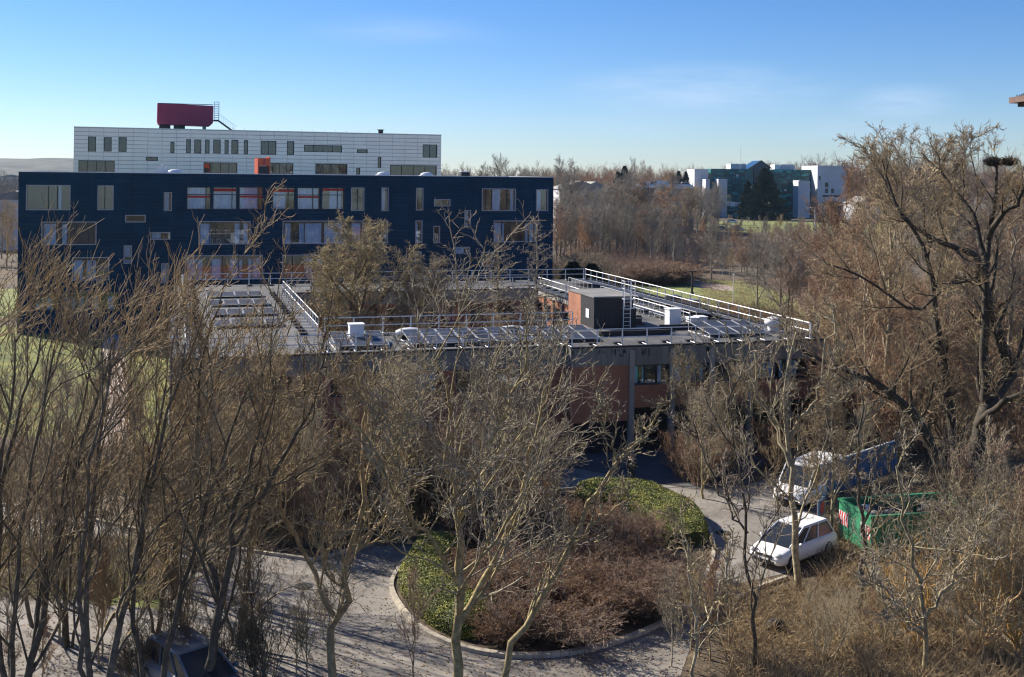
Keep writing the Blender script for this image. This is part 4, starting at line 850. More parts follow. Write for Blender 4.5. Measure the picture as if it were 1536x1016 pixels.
def hedge(ts, fo, fi, h, label, seed, leafn=26000):
    e_ = empty('clipped_hedge', (0, 0, 0), 0, label, 'hedge', 'clipped hedges on the roundabout'); A_, _ = outline(f=fo); B_, _ = outline(f=fi); g = np.random.default_rng(seed)
    idx = [(ts[0]+k) % n for k in range(ts[1])]; m = MB(); v = []; f = []; rows = 7
    prof = [(0, 0), (0, .6), (.08, .93), (.3, 1.0), (.7, 1.0), (.92, .93), (1, .6), (1, 0)]
    surf = []
    for c, i in enumerate(idx):
        ed = min(1, min(c, len(idx)-1-c)/3+.25); hh = h*(.93+.12*math.sin(c*.7+seed)*.5+g.normal(0, .015))*(.6+.4*ed)
        for (u, z) in prof:
            p = A_[i].lerp(B_[i], .5+(u-.5)*(.75+.25*ed)); v.append((p.x, p.y, .06+z*hh))
    k = len(prof)
    for c in range(len(idx)-1):
        for j in range(k-1): f.append((c*k+j, c*k+j+1, (c+1)*k+j+1, (c+1)*k+j))
    f.append(list(range(k))); f.append(list(range(len(idx)*k-1, len(idx)*k-1-k, -1)))
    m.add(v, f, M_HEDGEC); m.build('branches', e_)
    va = np.array(v)
    def fn(g, N):
        q = np.array([x for x in f if len(x) == 4]); a = va[q]; ar = np.linalg.norm(np.cross(a[:, 1]-a[:, 0], a[:, 3]-a[:, 0]), axis=1); ch = g.choice(len(q), N, p=ar/ar.sum()); u, w_ = g.random((2, N, 1)); a = a[ch]
        P = a[:, 0]*(1-u)*(1-w_)+a[:, 1]*u*(1-w_)+a[:, 2]*u*w_+a[:, 3]*(1-u)*w_; Nn = norm(np.cross(a[:, 1]-a[:, 0], a[:, 3]-a[:, 0])); Nn *= np.sign(Nn[:, 2:3]+.01); return P+g.normal(0, .025, P.shape), Nn
    leaves('foliage', fn, leafn, .035, M_HEDGE, seed, e_)
# indices of the outline: 120 points over 18 keys
hedge((105, 34), .94, .66, .85, 'green clipped hedge curving round the left side of the roundabout', 1, 42000)
hedge((38, 26), .96, .66, .9, 'green clipped hedge on the far right of the roundabout', 2, 42000)
hedge((27, 10), .98, .84, .9, 'strip of green hedge at the far edge of the roundabout', 3, 16000)
rs = random.Random(12)
for i in range(58):
    while True:
        t = rs.randrange(n); f_ = math.sqrt(rs.random())*.92
        inh = (t >= 105 or t < 21 or 27 <= t < 65) and f_ > .6
        if not inh: break
    p = OC+(OL[t]-OC)*f_; zn = 'near' if p.y < OC.y-3 else ('far' if p.y > OC.y+3 else 'middle')
    plant('maroon%d' % (i % 2), p.x, p.y, rs.uniform(1.0, 1.75), name='shrub', label='maroon brown leafless shrub in the %s part of the roundabout' % zn, catg='shrub', group='maroon shrubs in the %s part of the roundabout' % zn, z=.06, sxy=rs.uniform(1.0, 1.5), rng=rs)

# kerbs along the road
def kerb(pxs, name, label):
    P = [gz(*k) for k in pxs]; m = MB()
    for a, b in zip(P[:-1], P[1:]):
        d = (b-a).normalized(); q = Vector((-d.y, d.x, 0))*.08; L_ = (b-a).length; k = max(1, round(L_/1.0))
        for i in range(k): u, v = a+d*(L_*i/k+.01), a+d*(L_*(i+1)/k-.01); m.slab([u-q, v-q, v+q, u+q], 0, .13, M_KERB)
    tag(m.build(name), label, 'kerb')
kerb([(-100, 745), (100, 772), (220, 800), (330, 822), (470, 842), (560, 818)], 'kerb', 'pale kerb between the road and the shaded planting on the left')
kerb([(1180, 868), (1140, 882), (1100, 902)], 'kerb', 'pale kerb along the brown verge below the white car')
kerb([(1280, 858), (1350, 885), (1440, 925), (1560, 985)], 'kerb', 'pale edging through the thicket at the bottom right')
# ------------------------------------------------------------------ people, lamps, bins, small things
def skin(name, pts, edges, radii, mt, parent, sub=1):
    me = bpy.data.meshes.new(name); me.from_pydata(pts, edges, []); me.materials.append(mt); o = link(name, me, parent); md = o.modifiers.new('s', 'SKIN')
    for v, r_ in zip(me.skin_vertices[0].data, radii): v.radius = (r_, r_)
    me.skin_vertices[0].data[0].use_root = True; o.modifiers.new('d', 'SUBSURF').levels = sub; o.modifiers['d'].render_levels = sub; o.modifiers['s'].use_smooth_shade = True; return o
M_SKIN = mat('skin', (.45, .28, .2), rough=.6); M_COAT = mat('black_coat', (.012, .012, .015), scale=5); M_JEAN = mat('dark_trousers', (.018, .02, .028), scale=5); M_HAIR = mat('dark_hair', (.02, .014, .01))
p = gz(947, 731); PE = empty('person', (p.x, p.y, .012), .3, 'person in a black coat and dark trousers standing behind the roundabout hedge, hands in pockets', 'person')
pts = [(0, 0, .95), (0, .0, 1.2), (0, 0, 1.42), (0, 0, 1.5), (0, -.02, 1.62), (0, 0, 1.7), (.19, 0, 1.4), (.26, .03, 1.15), (.2, -.08, .98), (-.19, 0, 1.4), (-.26, .03, 1.15), (-.2, -.08, .98), (.1, 0, .86), (.13, -.02, .48), (.15, 0, .08), (.16, -.15, .04), (-.1, 0, .86), (-.14, -.02, .48), (-.17, .02, .08), (-.18, -.13, .04)]
ed = [(0, 1), (1, 2), (2, 3), (3, 4), (4, 5), (2, 6), (6, 7), (7, 8), (2, 9), (9, 10), (10, 11), (0, 12), (12, 13), (13, 14), (14, 15), (0, 16), (16, 17), (17, 18), (18, 19)]
ra = [.13, .12, .09, .055, .095, .085, .06, .045, .035, .06, .045, .035, .085, .06, .04, .035, .085, .06, .04, .035]
skin('body', pts, ed, ra, M_SKIN, PE, 2)
skin('coat', [pts[i] for i in (0, 1, 2, 6, 7, 8, 9, 10, 11)]+[(0, 0, .8)], [(0, 1), (1, 2), (2, 3), (3, 4), (4, 5), (2, 6), (6, 7), (7, 8), (0, 9)], [.175, .16, .14, .09, .07, .075, .09, .07, .075, .18], M_COAT, PE, 2)
skin('trousers', [pts[i] for i in (0, 12, 13, 14, 16, 17, 18)], [(0, 1), (1, 2), (2, 3), (0, 4), (4, 5), (5, 6)], [.15, .105, .08, .065, .105, .08, .065], M_JEAN, PE, 2)
m = MB()
for x, y in ((.16, -.08), (-.18, -.06)): m.ball((x, y, .05), .05, .13, .05, M_BLACK, 8, 5)
m.build('shoes', PE); m = MB(); m.ball((0, .02, 1.68), .105, .115, .11, M_HAIR, 10, 6); m.ball((0, -.12, 1.62), .015, .02, .02, M_SKIN, 6, 4); m.build('hair', PE)
def post_lamp(p, h, name, label, mt, arm=0, head='box', r=.06, catg='street lamp', group=None):
    e_ = empty(name, p, 0, label, catg, group); m = MB(); m.tube((0, 0, 0), (0, 0, h), r*1.3, mt, 8, r*.8); m.tube((0, 0, 0), (0, 0, .3), r*2, mt, 8); m.build('pole', e_)
    m = MB()
    if head == 'twin': m.box(-1.1, -.25, -.2, .2, h-.05, h+.15, M_WHITE); m.box(.15, .5, -.15, .15, h-.1, h+.1, mt); m.tube((-.9, 0, h-.02), (.4, 0, h-.02), .05, mt, 5)
    elif head == 'flat': m.box(-.55, .55, -.18, .18, h, h+.12, mt)
    else: m.tube((0, 0, h), (0, 0, h+.2), .05, mt, 10, .1); m.tube((0, 0, h+.2), (0, 0, h+.24), .16, mt, 10)
    m.build('lamp_head', e_); return e_
p = gz(1222, 372); post_lamp(p, gy(1222, 312, p.y).z, 'street_lamp', 'tall grey street lamp in front of the glass building', M_GALV, head='twin', r=.14)
p = gz(1038, 442); post_lamp(p, gy(1038, 408, p.y).z, 'street_lamp', 'black street lamp beyond the long guard rail by the mossy lawn', M_DARK, head='flat', r=.13)
p = gz(376, 1000); post_lamp(p, gy(376, 898, p.y).z, 'street_lamp', 'slim black lamp post on the road right of the slate blue car', M_DARK, head='top', r=.03)
p = gz(927, 732); post_lamp(p, 1.5, 'bollard_lamp', 'short black bollard lamp left of the person in the black coat', M_DARK, head='top', r=.07)
p = gz(1100, 455); post_lamp(p, gy(1144, 415, p.y).z, 'street_lamp', 'thin grey lamp post in the brown trees right of the mossy lawn', M_GALV, head='top', r=.05)
for px, py, lab in ((298, 772, 'blue wheeled bin in the shaded planting at the left'),):
    e_ = empty('wheeled_bin', gz(px, py), .3, lab, 'bin'); m = MB(); m.slab([(-.25, -.28), (.25, -.28), (.25, .28), (-.25, .28)], .12, .95, M_BLUE); m.build('container', e_); m = MB(); m.slab([(-.28, -.32), (.28, -.32), (.28, .3), (-.28, .3)], .952, 1.02, M_BLUE); m.build('lid', e_)
    m = MB(); m.tube((-.28, .22, .12), (.28, .22, .12), .12, M_BLACK, 10); m.build('wheels', e_)
e_ = empty('information_sign', gz(719, 745), .2, 'small white sign behind the far left edge of the roundabout', 'sign'); m = MB(); m.box(-.3, .3, -.02, .02, .6, 1.35, M_WHITE); m.build('panel', e_); m = MB(); m.box(-.03, .03, .021, .06, 0, 1.3, M_GALV); m.build('post', e_)
m = MB(); m.ball((0, 0, .2), .5, .4, .42, M_CONC, 12, 7); tag(m.build('boulder', None, gz(650, 832)), 'pale rounded boulder at the top of the left green hedge', 'boulder')
m = MB(); m.ball((0, 0, .12), .4, .3, .3, M_DARK, 9, 6); tag(m.build('boulder', None, gz(1163, 945)), 'dark stone lying in the brown verge below the white car', 'boulder')
# fallen pale log left
m = MB(); m.tube(gz(272, 664)+Vector((0, 0, .3)), gz(350, 660)+Vector((0, 0, .3)), .12, M_KERB, 8); tag(m.build('wooden_beam'), 'pale horizontal timber rail in front of the left end of the brick wall', 'beam')
M_LEDGE = mat('pink_stone_ledge', (.09, .055, .045), (.15, .09, .07), scale=6)
# brick ledge of the neighbouring house, top right edge
e_ = empty('neighbour_house', (9.4, 20, 0), 0, 'corner of a brick house with a planted ledge at the right edge of the picture', 'building')
p = gy(1524, 149, 20.9); m = MB(); m.box(p.x-9.4, 1.4, .42, 1.2, p.z-.06, p.z+.05, M_LEDGE); m.box(p.x-9.4+.12, 1.4, .42, 1.1, p.z-.13, p.z-.062, M_LEDGE); m.build('ledge', e_)
m = MB(); m.box(.42, 4, -2, .4, 0, 20, M_BRICK); m.build('wall', e_)
m = MB()
for i in range(60): x = p.x-9.4+.05+rs.random()*.7; y = .45+rs.random()*.7; z = p.z+.05; m.tube((x, y, z), (x+rs.uniform(-.04, .04), y, z+rs.uniform(.02, .07)), .012, M_IVY, 3)
m.build('plants', e_)
# far houses
for px, py, w_, h_, Y, lab in ((22, 300, 14, 4, 230, 'pale roofed shed beyond the left end of the navy building'), (18, 266, 22, 5, 900, 'white house on the far slope at the left edge'), (60, 262, 18, 5, 1000, 'white house on the far slope just above the navy roof'), (92, 264, 14, 4, 1000, 'small pale house on the far slope beside the pale building'), (1303, 306, 10, 6, 420, 'cream house half hidden by the trees right of the glass building'), (872, 284, 12, 5, 300, 'pale house in the woods near the navy building'), (893, 285, 10, 5, 310, 'second pale house in the woods, right of the first')):
    p = gy(px, py, Y); e_ = empty('house', (p.x, Y, 0), .25, lab, 'house'); m = MB(); m.box(-w_/2, w_/2, 0, 9, 0, p.z, M_PALEW); m.build('wall', e_)
    m = MB(); m.prism([(-w_/2-.4, p.z+.01), (w_/2+.4, p.z+.01), (0, p.z+h_*.45)], -.3, 9.3, M_ROOF2 if px < 500 else M_CONC); m.build('roof', e_)
    for x in (-w_*.25, w_*.2): m = MB(); m.box(x-.6, x+.6, -.05, -.01, p.z-3, p.z-1.6, M_CARGL); m.build('window', e_)

# ------------------------------------------------------------------ trees
rt = random.Random(77)
def lab(adj, place): return '%s %s' % (adj, place)
# 1. named trees near the viewer
near = [
 ('rod1', 235, 34.6, 415, .95, 'slender upswept bare tree growing over the slate blue car', .2),
 ('rod0', 150, 34.0, 372, 1.0, 'thick trunked bare tree with upswept rods, second from the left edge', -.2),
 ('rod2', 30, 33.5, 345, 1.0, 'thick trunked bare tree with upswept rods at the left edge', .15),
 ('rod0', -70, 34.5, 350, 1.0, 'upswept bare tree cut by the left edge of the picture', .1),
 ('rod2', 255, 45, 425, 1.0, 'upswept bare tree behind the slender one over the blue car', .0),
 ('broad2', 590, 52, 520, 1.0, 'bare tree between the brick building and the left hedge', 1.2),
 ('broad1', 770, 51, 535, .95, 'bare tree behind the roundabout, in front of the middle of the brick front', 4.4),
 ('brown1', 1250, 53, 560, .9, 'brown bare tree between the white van and the chevron boards', .3),
]
for kd, px, Y, yt, sx, lb, rz in near:
    o = plant_px(kd, px, Y, yt, rz=rz, name='bare_tree', label=lb); o.scale[0] *= sx; o.scale[1] *= sx
# 2. the big dark tree on the right, limbs placed after the photograph
def hero_right():
    Y0 = 58.4; b = gz(1441, 752)
    def P(px, py, dy=0): q = gy(px, py, Y0+dy); return (q.x-b.x, q.y-b.y, q.z)
    g = np.random.default_rng(5)
    mains = [poly(g, [P(1436, 756), P(1405, 690, -1), P(1375, 620, -2), P(1310, 570, -3), P(1240, 545, -3.5), P(1195, 520, -3)], .34, .07, 14, .05),
             poly(g, [P(1444, 756), P(1462, 690, .3), P(1475, 620, .5), P(1520, 560, 1), P(1500, 510, 1), P(1478, 440, .5), P(1468, 405, 0)], .46, .24, 14, .05),
             poly(g, [P(1477, 600, .5), P(1479, 480, 0), P(1480, 400, 0), P(1484, 345, .5), P(1492, 280, 1), P(1495, 235, 1.5)], .26, .06, 14, .06),
             poly(g, [P(1475, 410), P(1452, 375, -1), P(1400, 360, -2), P(1350, 330, -2.5), P(1335, 290, -2), P(1320, 245, -2)], .2, .04, 12, .08),
             poly(g, [P(1478, 400), P(1465, 330, 1), P(1438, 290, 2), P(1412, 255, 3), P(1405, 225, 3.5)], .17, .04, 12, .08),
             poly(g, [P(1482, 360), P(1505, 320, -1), P(1530, 300, -2), P(1555, 260, -2), P(1565, 225, -2)], .17, .04, 12, .08),
             poly(g, [P(1410, 520, 3), P(1400, 440, 3), P(1380, 360, 3.5), P(1340, 300, 4), P(1318, 250, 4)], .2, .05, 12, .08),
             poly(g, [P(1440, 740, 1), P(1425, 620, 3), P(1412, 520, 3)], .25, .2, 8, .04),
             poly(g, [P(1478, 430), P(1440, 410, 2), P(1380, 470, 0), P(1300, 420, -2), P(1240, 395, -2)], .14, .04, 12, .1),
             poly(g, [P(1465, 640), P(1500, 600, -2), P(1560, 590, -3), P(1620, 520, -3)], .2, .06, 12, .1)]
    T = cat(mains)
    A = grow(g, *T, 10, .28, .75, 7, (0, 0, .1), .16, .42, .03, .25, 1, .3)
    Bq = grow(g, *A, 8, .5, .65, 5, (0, 0, .1), .18, .5, .02, .15, 1, .3)
    C = grow(g, *Bq, 6, .55, .7, 4, (0, 0, .08), .2, .6, .013, .1, 1, .3)
    D = grow(g, *C, 3, .7, .7, 3, (0, 0, .05), .2, .7, .011, .1, 1, .3)
    root = empty('big_tree', b, 0, 'tall dark bare tree on the right with a split trunk and magpie nests', 'tree')
    V, Q = join_tubes([(T[0], T[1], 10), (A[0], A[1], 6)]); link('trunk', np_mesh('trunk', V, Q, bark('black_bark', (.03, .024, .018), (.1, .08, .055), (.055, .045, .032))), root)
    V, Q = join_tubes([(Bq[0], Bq[1], 4), (C[0], C[1], 3), (D[0], D[1], 3)]); link('crown', np_mesh('crown', V, Q, B_BROWN), root)
    for px, py, dy, r_, lb in ((1490, 243, 1, .34, 'dark twig nest in the fork near the top of the big dark tree'), (1513, 243, 0, .26, 'smaller twig nest just right of the first one in the big dark tree')):
        q = gy(px, py, Y0+dy); k = 700; c = norm(g.normal(0, 1, (k, 3)))*(r_*g.random((k, 1))**.4)*np.array([1, 1, .55]); d = norm(g.normal(0, 1, (k, 3))*np.array([1, 1, .3]))*.28
        V, Q = tubes(np.stack([c-d, c+d], 1), np.full((k, 2), .012), 3); tag(link('bird_nest', np_mesh('bird_nest', V, Q, B_DARK), None, q), lb, 'nest', 'nests in the big dark tree')
hero_right()
for px, Y, yt, lb in ((1338, 74, 205, 'bare tree with a fuzzy domed crown left of the big dark tree'), (1262, 86, 238, 'bare tree with a low domed crown in front of the white block'), (1420, 80, 190, 'bare tree behind the left limbs of the big dark tree'), (1300, 66, 330, 'bare tree with spreading limbs below the domed crown'), (1395, 68, 420, 'reddish bare tree in front of the foot of the big dark tree'), (1520, 72, 215, 'bare tree rising behind the nests at the right edge')):
    plant_px('brown1' if yt < 210 else 'brown0', px, Y, yt, label=lb, rng=rt)
def hero(Y0, lines, label, seed, tm=B_ASH, cm=B_TWIG, n=(7, 6, 5, 4), ln=.42, up=.12, tw=.012, wob=.2):
    b = gy(lines[0][0][0][0], 1016, Y0); b.z = 0; g = np.random.default_rng(seed); ms = []
    for pts, r0, r1 in lines:
        Q = []
        for i, p in enumerate(pts):
            q = gy(p[0], p[1], Y0+(p[2] if len(p) > 2 else 0)); Q.append((q.x-b.x, q.y-b.y, q.z))
        if pts is lines[0][0]: Q.insert(0, (Q[0][0], Q[0][1], -.2))
        ms.append(poly(g, Q, r0, r1, 14, .085))
    T = cat(ms); A = grow(g, *T, n[0], ln, .8, 8, (0, 0, up), wob*.7, .5, .03, .12, 1, .35); Bq = grow(g, *A, n[1], .5, .7, 6, (0, 0, up), wob, .55, .02, .12, 1, .3)
    C = grow(g, *Bq, n[2], .5, .7, 5, (0, 0, up*.7), wob, .6, .015, .1, 1, .3); D = grow(g, *C, n[3], .55, .7, 4, (0, 0, up*.5), wob, .7, tw, .1, 1, .3)
    root = empty('bare_tree', b, 0, label, 'tree'); V, Q = join_tubes([(T[0], T[1], 8), (A[0], A[1], 5)]); link('trunk', np_mesh('trunk', V, Q, tm), root)
    V, Q = join_tubes([(Bq[0], Bq[1], 4), (C[0], C[1], 3), (D[0], D[1], 3)]); link('crown', np_mesh('crown', V, Q, cm), root)
hero(36.3, [([(686, 1016), (691, 900), (688, 760), (672, 640), (655, 540)], .17, .04), ([(690, 930), (735, 850, 1), (775, 770, 2), (800, 660, 2), (825, 560, 2)], .1, .03), ([(689, 880), (640, 800, -1), (590, 740, -2), (540, 640, -2)], .08, .03), ([(688, 780), (730, 690, -1), (760, 600, -1), (795, 525, -1)], .09, .03)],
     'lichen pale bare tree rising in front of the roundabout, middle of the picture', 1, n=(11, 7, 5, 4), ln=.52)
hero(36.8, [([(752, 1016), (800, 925), (867, 797), (925, 690), (965, 655)], .12, .05), ([(925, 690), (905, 620, .5), (895, 570, .5)], .05, .02), ([(935, 680), (975, 640, .5), (1010, 590, .5)], .05, .02), ([(850, 830), (900, 775, -1), (960, 740, -2)], .05, .02)],
     'pale bare tree leaning right across the roundabout hedge', 2, n=(7, 6, 4, 2), ln=.27)
hero(35.8, [([(492, 1016), (515, 870), (540, 760), (548, 640), (560, 560)], .15, .03), ([(505, 930), (460, 840, 1), (420, 740, 1), (400, 640, 1)], .09, .03), ([(520, 850), (580, 770, 1), (620, 680, 1)], .08, .03)],
     'bare tree with a forked trunk left of the roundabout kerb', 3, tm=B_BROWN, cm=B_TWIG)
hero(35.2, [([(312, 1016), (335, 880), (350, 770), (385, 660), (420, 560)], .16, .03), ([(330, 900), (300, 780, 1), (290, 660, 1), (300, 560, 1), (330, 450, 1)], .1, .03), ([(345, 800), (410, 720, -1), (470, 600, -1), (490, 520, -1)], .08, .03)],
     'bare tree with a dark trunk forking low, just right of the slate blue car', 4, tm=B_DARK, cm=B_BROWN, up=.16, tw=.0115)
hero(38.5, [([(1135, 1016), (1128, 900), (1120, 790), (1108, 690), (1095, 600)], .09, .02), ([(1122, 800), (1070, 720, 1), (1040, 640, 1)], .04, .02)],
     'thin dark stemmed bare tree at the nose of the white car', 5, tm=B_DARK, cm=B_BROWN, n=(8, 6, 4, 2), ln=.3)
hero(45.5, [([(1196, 880), (1190, 760), (1182, 640), (1180, 560), (1195, 500)], .16, .04), ([(1185, 700), (1150, 620, 1), (1110, 540, 1), (1085, 480, 1)], .08, .03), ([(1184, 660), (1230, 580, -1), (1250, 500, -1)], .08, .03)],
     'pale trunked bare tree beside the door of the white car', 6, n=(7, 6, 5, 3), ln=.36)
hero(37.5, [([(1390, 1016), (1385, 900), (1360, 800), (1345, 700)], .1, .03), ([(1388, 930), (1440, 850, 1), (1480, 770, 1)], .06, .02), ([(1388, 960), (1330, 900, -1), (1290, 850, -1)], .05, .02)],
     'pale crooked bare tree at the bottom right, left of the orange branched willow', 9, n=(8, 6, 5, 3), ln=.34, wob=.3)
hero(37.3, [([(1040, 1016), (1046, 920), (1030, 830), (1020, 760)], .06, .02), ([(1042, 960), (1080, 880, 1), (1100, 810, 1)], .04, .02)],
     'slender bare tree growing over the road right of the roundabout', 10, n=(8, 6, 4, 2), ln=.32, wob=.25)
hero(43.0, [([(1290, 930), (1296, 820), (1285, 700), (1290, 600)], .1, .03), ([(1292, 800), (1330, 720), (1350, 640)], .06, .02)],
     'bare tree standing between the two chevron boards and the viewer', 8, tm=B_DARK, cm=B_TWIG, n=(7, 6, 4, 2), ln=.34)
for px, Y, yt, rz, lb in ((1255, 40, 868, 1.0, 'low twisted willow in front of the green skip'), (1330, 39, 862, 2.0, 'twisted willow between the skip and the bottom right corner'), (1500, 42, 690, 3.0, 'tall twisted willow behind the orange branched one'), (1435, 46, 720, 4.0, 'twisted willow beside the right end of the skip'), (1240, 38.5, 860, 5.2, 'small twisted willow at the bottom edge right of the car')):
    o = plant_px('twisted', px, Y, yt, name='corkscrew_willow', label=lb, rz=rz)
plant_px('corkscrew', 1468, 39, 735, name='corkscrew_willow', label='corkscrew willow with bright orange lower branches at the bottom right', rz=.5)
plant_px('corkscrew', 1380, 40, 770, name='corkscrew_willow', label='twisted bare willow left of the orange branched one', rz=2.5)
plant_px('corkscrew', 1530, 39.5, 790, name='corkscrew_willow', label='twisted bare willow at the bottom right corner', rz=4.5)
# 3. courtyard and roof-side trees
def at_b(x, y): return bw_(x, y)
for kd, x, y, yt, px, nm, lb in (('willow', 14.5, 24, 325, 535, 'willow', 'olive brown willow with a dense round crown in the courtyard'), ('willow', 19, 25, 382, 640, 'willow', 'lower olive brown willow right of the tall one in the courtyard'), ('larch', 27, 28, 325, 806, 'larch', 'bare larch with level whiskery branches in the courtyard corner'), ('larch', 25.5, 30, 345, 748, 'larch', 'second bare larch left of the tallest in the courtyard')):
    Y = at_b(x, y).y; o = plant_px(kd, px, Y, yt, name=nm, label=lb, rz=1.3)
    if kd == 'willow': o.scale[0] *= 1.05; o.scale[1] *= 1.05
for i in range(16):
    px = rt.uniform(470, 765); Y = rt.uniform(76, 92); plant_px(('sapling0', 'brown1', 'thick1', 'rod1')[i % 4], px, Y, rt.uniform(440, 500), name='bare_tree', label='bare young tree among the shrubs filling the courtyard', group='young trees in the courtyard', rng=rt)
# 4. zones of repeated trees: kinds, how many, pixel span, distance span, crown-top span
zones = [
 (('rod0', 'rod1', 'rod2', 'broad1'), 3, (-60, 300), (46, 58), (430, 560), 'bare_tree', 'upswept bare tree between the lawn and the road on the left', .9),
 (('broad0', 'broad1', 'broad2', 'brown1'), 11, (280, 640), (50, 57), (520, 610), 'bare_tree', 'bare tree in the shaded planting before the left half of the brick building', .8),
 (('thick0', 'thick1', 'thick2'), 34, (250, 800), (50, 59.5), (600, 700), 'bush', 'leafless bush in front of the left half of the brick building', 1.3),
 (('broad2', 'brown0', 'brown1'), 7, (1010, 1230), (55, 66), (520, 600), 'bare_tree', 'brown bare tree before the right end of the brick building', .95),
 (('thick0', 'thick2', 'thick1'), 14, (1020, 1180), (58, 65), (620, 680), 'bush', 'leafless bush on the forecourt edge at the right end of the brick building', 1.3),
 (('sapling0', 'sapling1', 'sapling2', 'thick1', 'broad1'), 34, (1245, 1600), (38, 52), (600, 800), 'young_tree', 'thin bare young tree in the thicket at the bottom right', 1.0),
 (('thick0', 'thick1', 'thick2'), 24, (1215, 1600), (37, 54), (830, 990), 'bush', 'leafless bush on the leaf litter at the bottom right', 1.3),
 (('brown0', 'brown1', 'broad2', 'thick2'), 30, (1240, 1640), (62, 80), (430, 600), 'bare_tree', 'reddish brown bare tree around the big dark tree', 1.0),
 (('wood0', 'wood2', 'brown0', 'wood1'), 44, (1165, 1660), (84, 135), (335, 440), 'bare_tree', 'brown bare tree in the dense wood behind the big dark tree', 1.15),
 (('wood0', 'wood2', 'pale0', 'wood1'), 36, (1230, 1700), (140, 330), (268, 318), 'bare_tree', 'bare tree in the far wood at the right', 1.1),
 (('pale0', 'pale1', 'wood1', 'wood0'), 46, (832, 1015), (206, 290), (255, 325), 'bare_tree', 'grey brown bare tree in the wood right of the navy building', 1.5),
 (('wood0', 'wood1', 'wood2', 'pale1'), 44, (830, 1080), (290, 400), (270, 283), 'bare_tree', 'bare tree at the back of the wood between the navy and glass buildings', 1.2),
 (('wood1', 'wood2', 'wood0'), 46, (1010, 1240), (180, 300), (320, 372), 'bare_tree', 'low bare tree in the hollow before the glass building', 1.1),
 (('maroon0', 'maroon1', 'thick2'), 34, (900, 1030), (168, 198), (386, 402), 'shrub', 'rust brown shrub in the bed beyond the guard rail', 2.4),
 (('thick0', 'thick2'), 18, (960, 1185), (118, 132), (445, 470), 'bush', 'leafless bush in the dark hedge behind the guard rail', 1.6),
 (('sapling1', 'thick0'), 14, (840, 900), (150, 190), (375, 395), 'bush', 'dark bush beside the right corner of the navy building', 2.2),
 (('wood1', 'wood0', 'pale0'), 36, (1000, 1250), (300, 430), (322, 336), 'bare_tree', 'bare tree on the slope just before the glass building', 1.1),
 (('sapling0', 'sapling2', 'thick1'), 5, (1000, 1105), (37.3, 40), (790, 880), 'young_tree', 'thin bare young tree growing beside the road at the bottom, right of the roundabout', 1.0),
 (('rod0', 'rod1', 'rod2'), 4, (-40, 420), (38, 42), (520, 640), 'bare_tree', 'lower upswept bare tree among the trunks at the bottom left', 1.0),
 (('sapling0', 'sapling1', 'sapling2'), 6, (-40, 420), (36.5, 40), (700, 840), 'young_tree', 'thin bare young tree among the trunks at the bottom left', 1.0),
 (('thick0', 'thick2', 'thick1'), 6, (170, 330), (36.0, 37.2), (905, 960), 'bush', 'leafless bush growing around the slate blue car', 1.2),
 (('sapling0', 'sapling1', 'sapling2'), 9, (-20, 640), (35.5, 38), (800, 900), 'young_tree', 'spindly bare young tree over the drive at the bottom', 1.0),
 (('sapling0', 'thick1'), 3, (350, 480), (36, 37.5), (850, 900), 'young_tree', 'thin bare young tree at the bottom edge, left of the roundabout', 1.0),
 (('wood1', 'wood2'), 16, (-120, 30), (135, 300), (285, 320), 'bare_tree', 'bare tree beyond the left end of the navy building', 1.2),
]
for kinds, N, (xa, xb), (ya, yb), (ta, tb), nm, lb, sx in zones:
    for i in range(N):
        px = xa+(xb-xa)*(i+rt.random())/N; u = rt.random(); Y = ya+(yb-ya)*u
        if 1105 < px < 1430 and 45 < Y < 64 and nm in ('bush', 'young_tree', 'bare_tree'): continue
        yt = (tb+(ta-tb)*u)+rt.uniform(-.15, .15)*abs(tb-ta)
        if 1225 < px < 1435 and Y < 46: yt = max(yt, 860+rt.uniform(0, 40))
        o = plant_px(kinds[rt.randrange(len(kinds))], px, Y, yt, name=nm, label=lb, catg='tree' if 'tree' in nm else nm, group=lb.replace('tree', 'trees').replace('bush ', 'bushes ').replace('shrub ', 'shrubs '), rng=rt)
        o.scale[0] *= sx; o.scale[1] *= sx
# trees with dark trunks by the gravel path
for px, Y, yt, lb in ((978, 204, 300, 'bare tree with a dark straight trunk left of the gravel path'), (1012, 198, 312, 'bare tree standing just behind the rust brown bed'), (1068, 180, 318, 'bare tree with a dark trunk at the bend of the gravel path'), (1137, 138, 335, 'bare tree on the mossy lawn'), (940, 206, 285, 'pale grey bare tree with many rising limbs right of the navy building')):
    plant_px('pale1' if px == 940 else 'wood1', px, Y, yt, label=lb, rng=rt)
for px, Y, yt, lb in ((757, 260, 233, 'rounded bare tree showing above the right part of the navy roof'), (730, 280, 246, 'small bare tree left of the rounded one above the navy roof'), (790, 270, 250, 'low bare tree above the right end of the navy roof'), (848, 240, 236, 'rounded bare tree on the skyline right of the navy building'), (950, 420, 236, 'slender pale poplar on the skyline, left of the pair'), (964, 425, 240, 'slender pale poplar on the skyline, right of the pair'), (975, 440, 250, 'low bare tree right of the poplars')):
    o = plant_px('pale%d' % (px % 2), px, Y, yt, label=lb, rng=rt)
    if 'poplar' in lb: o.scale[0] *= .45; o.scale[1] *= .45
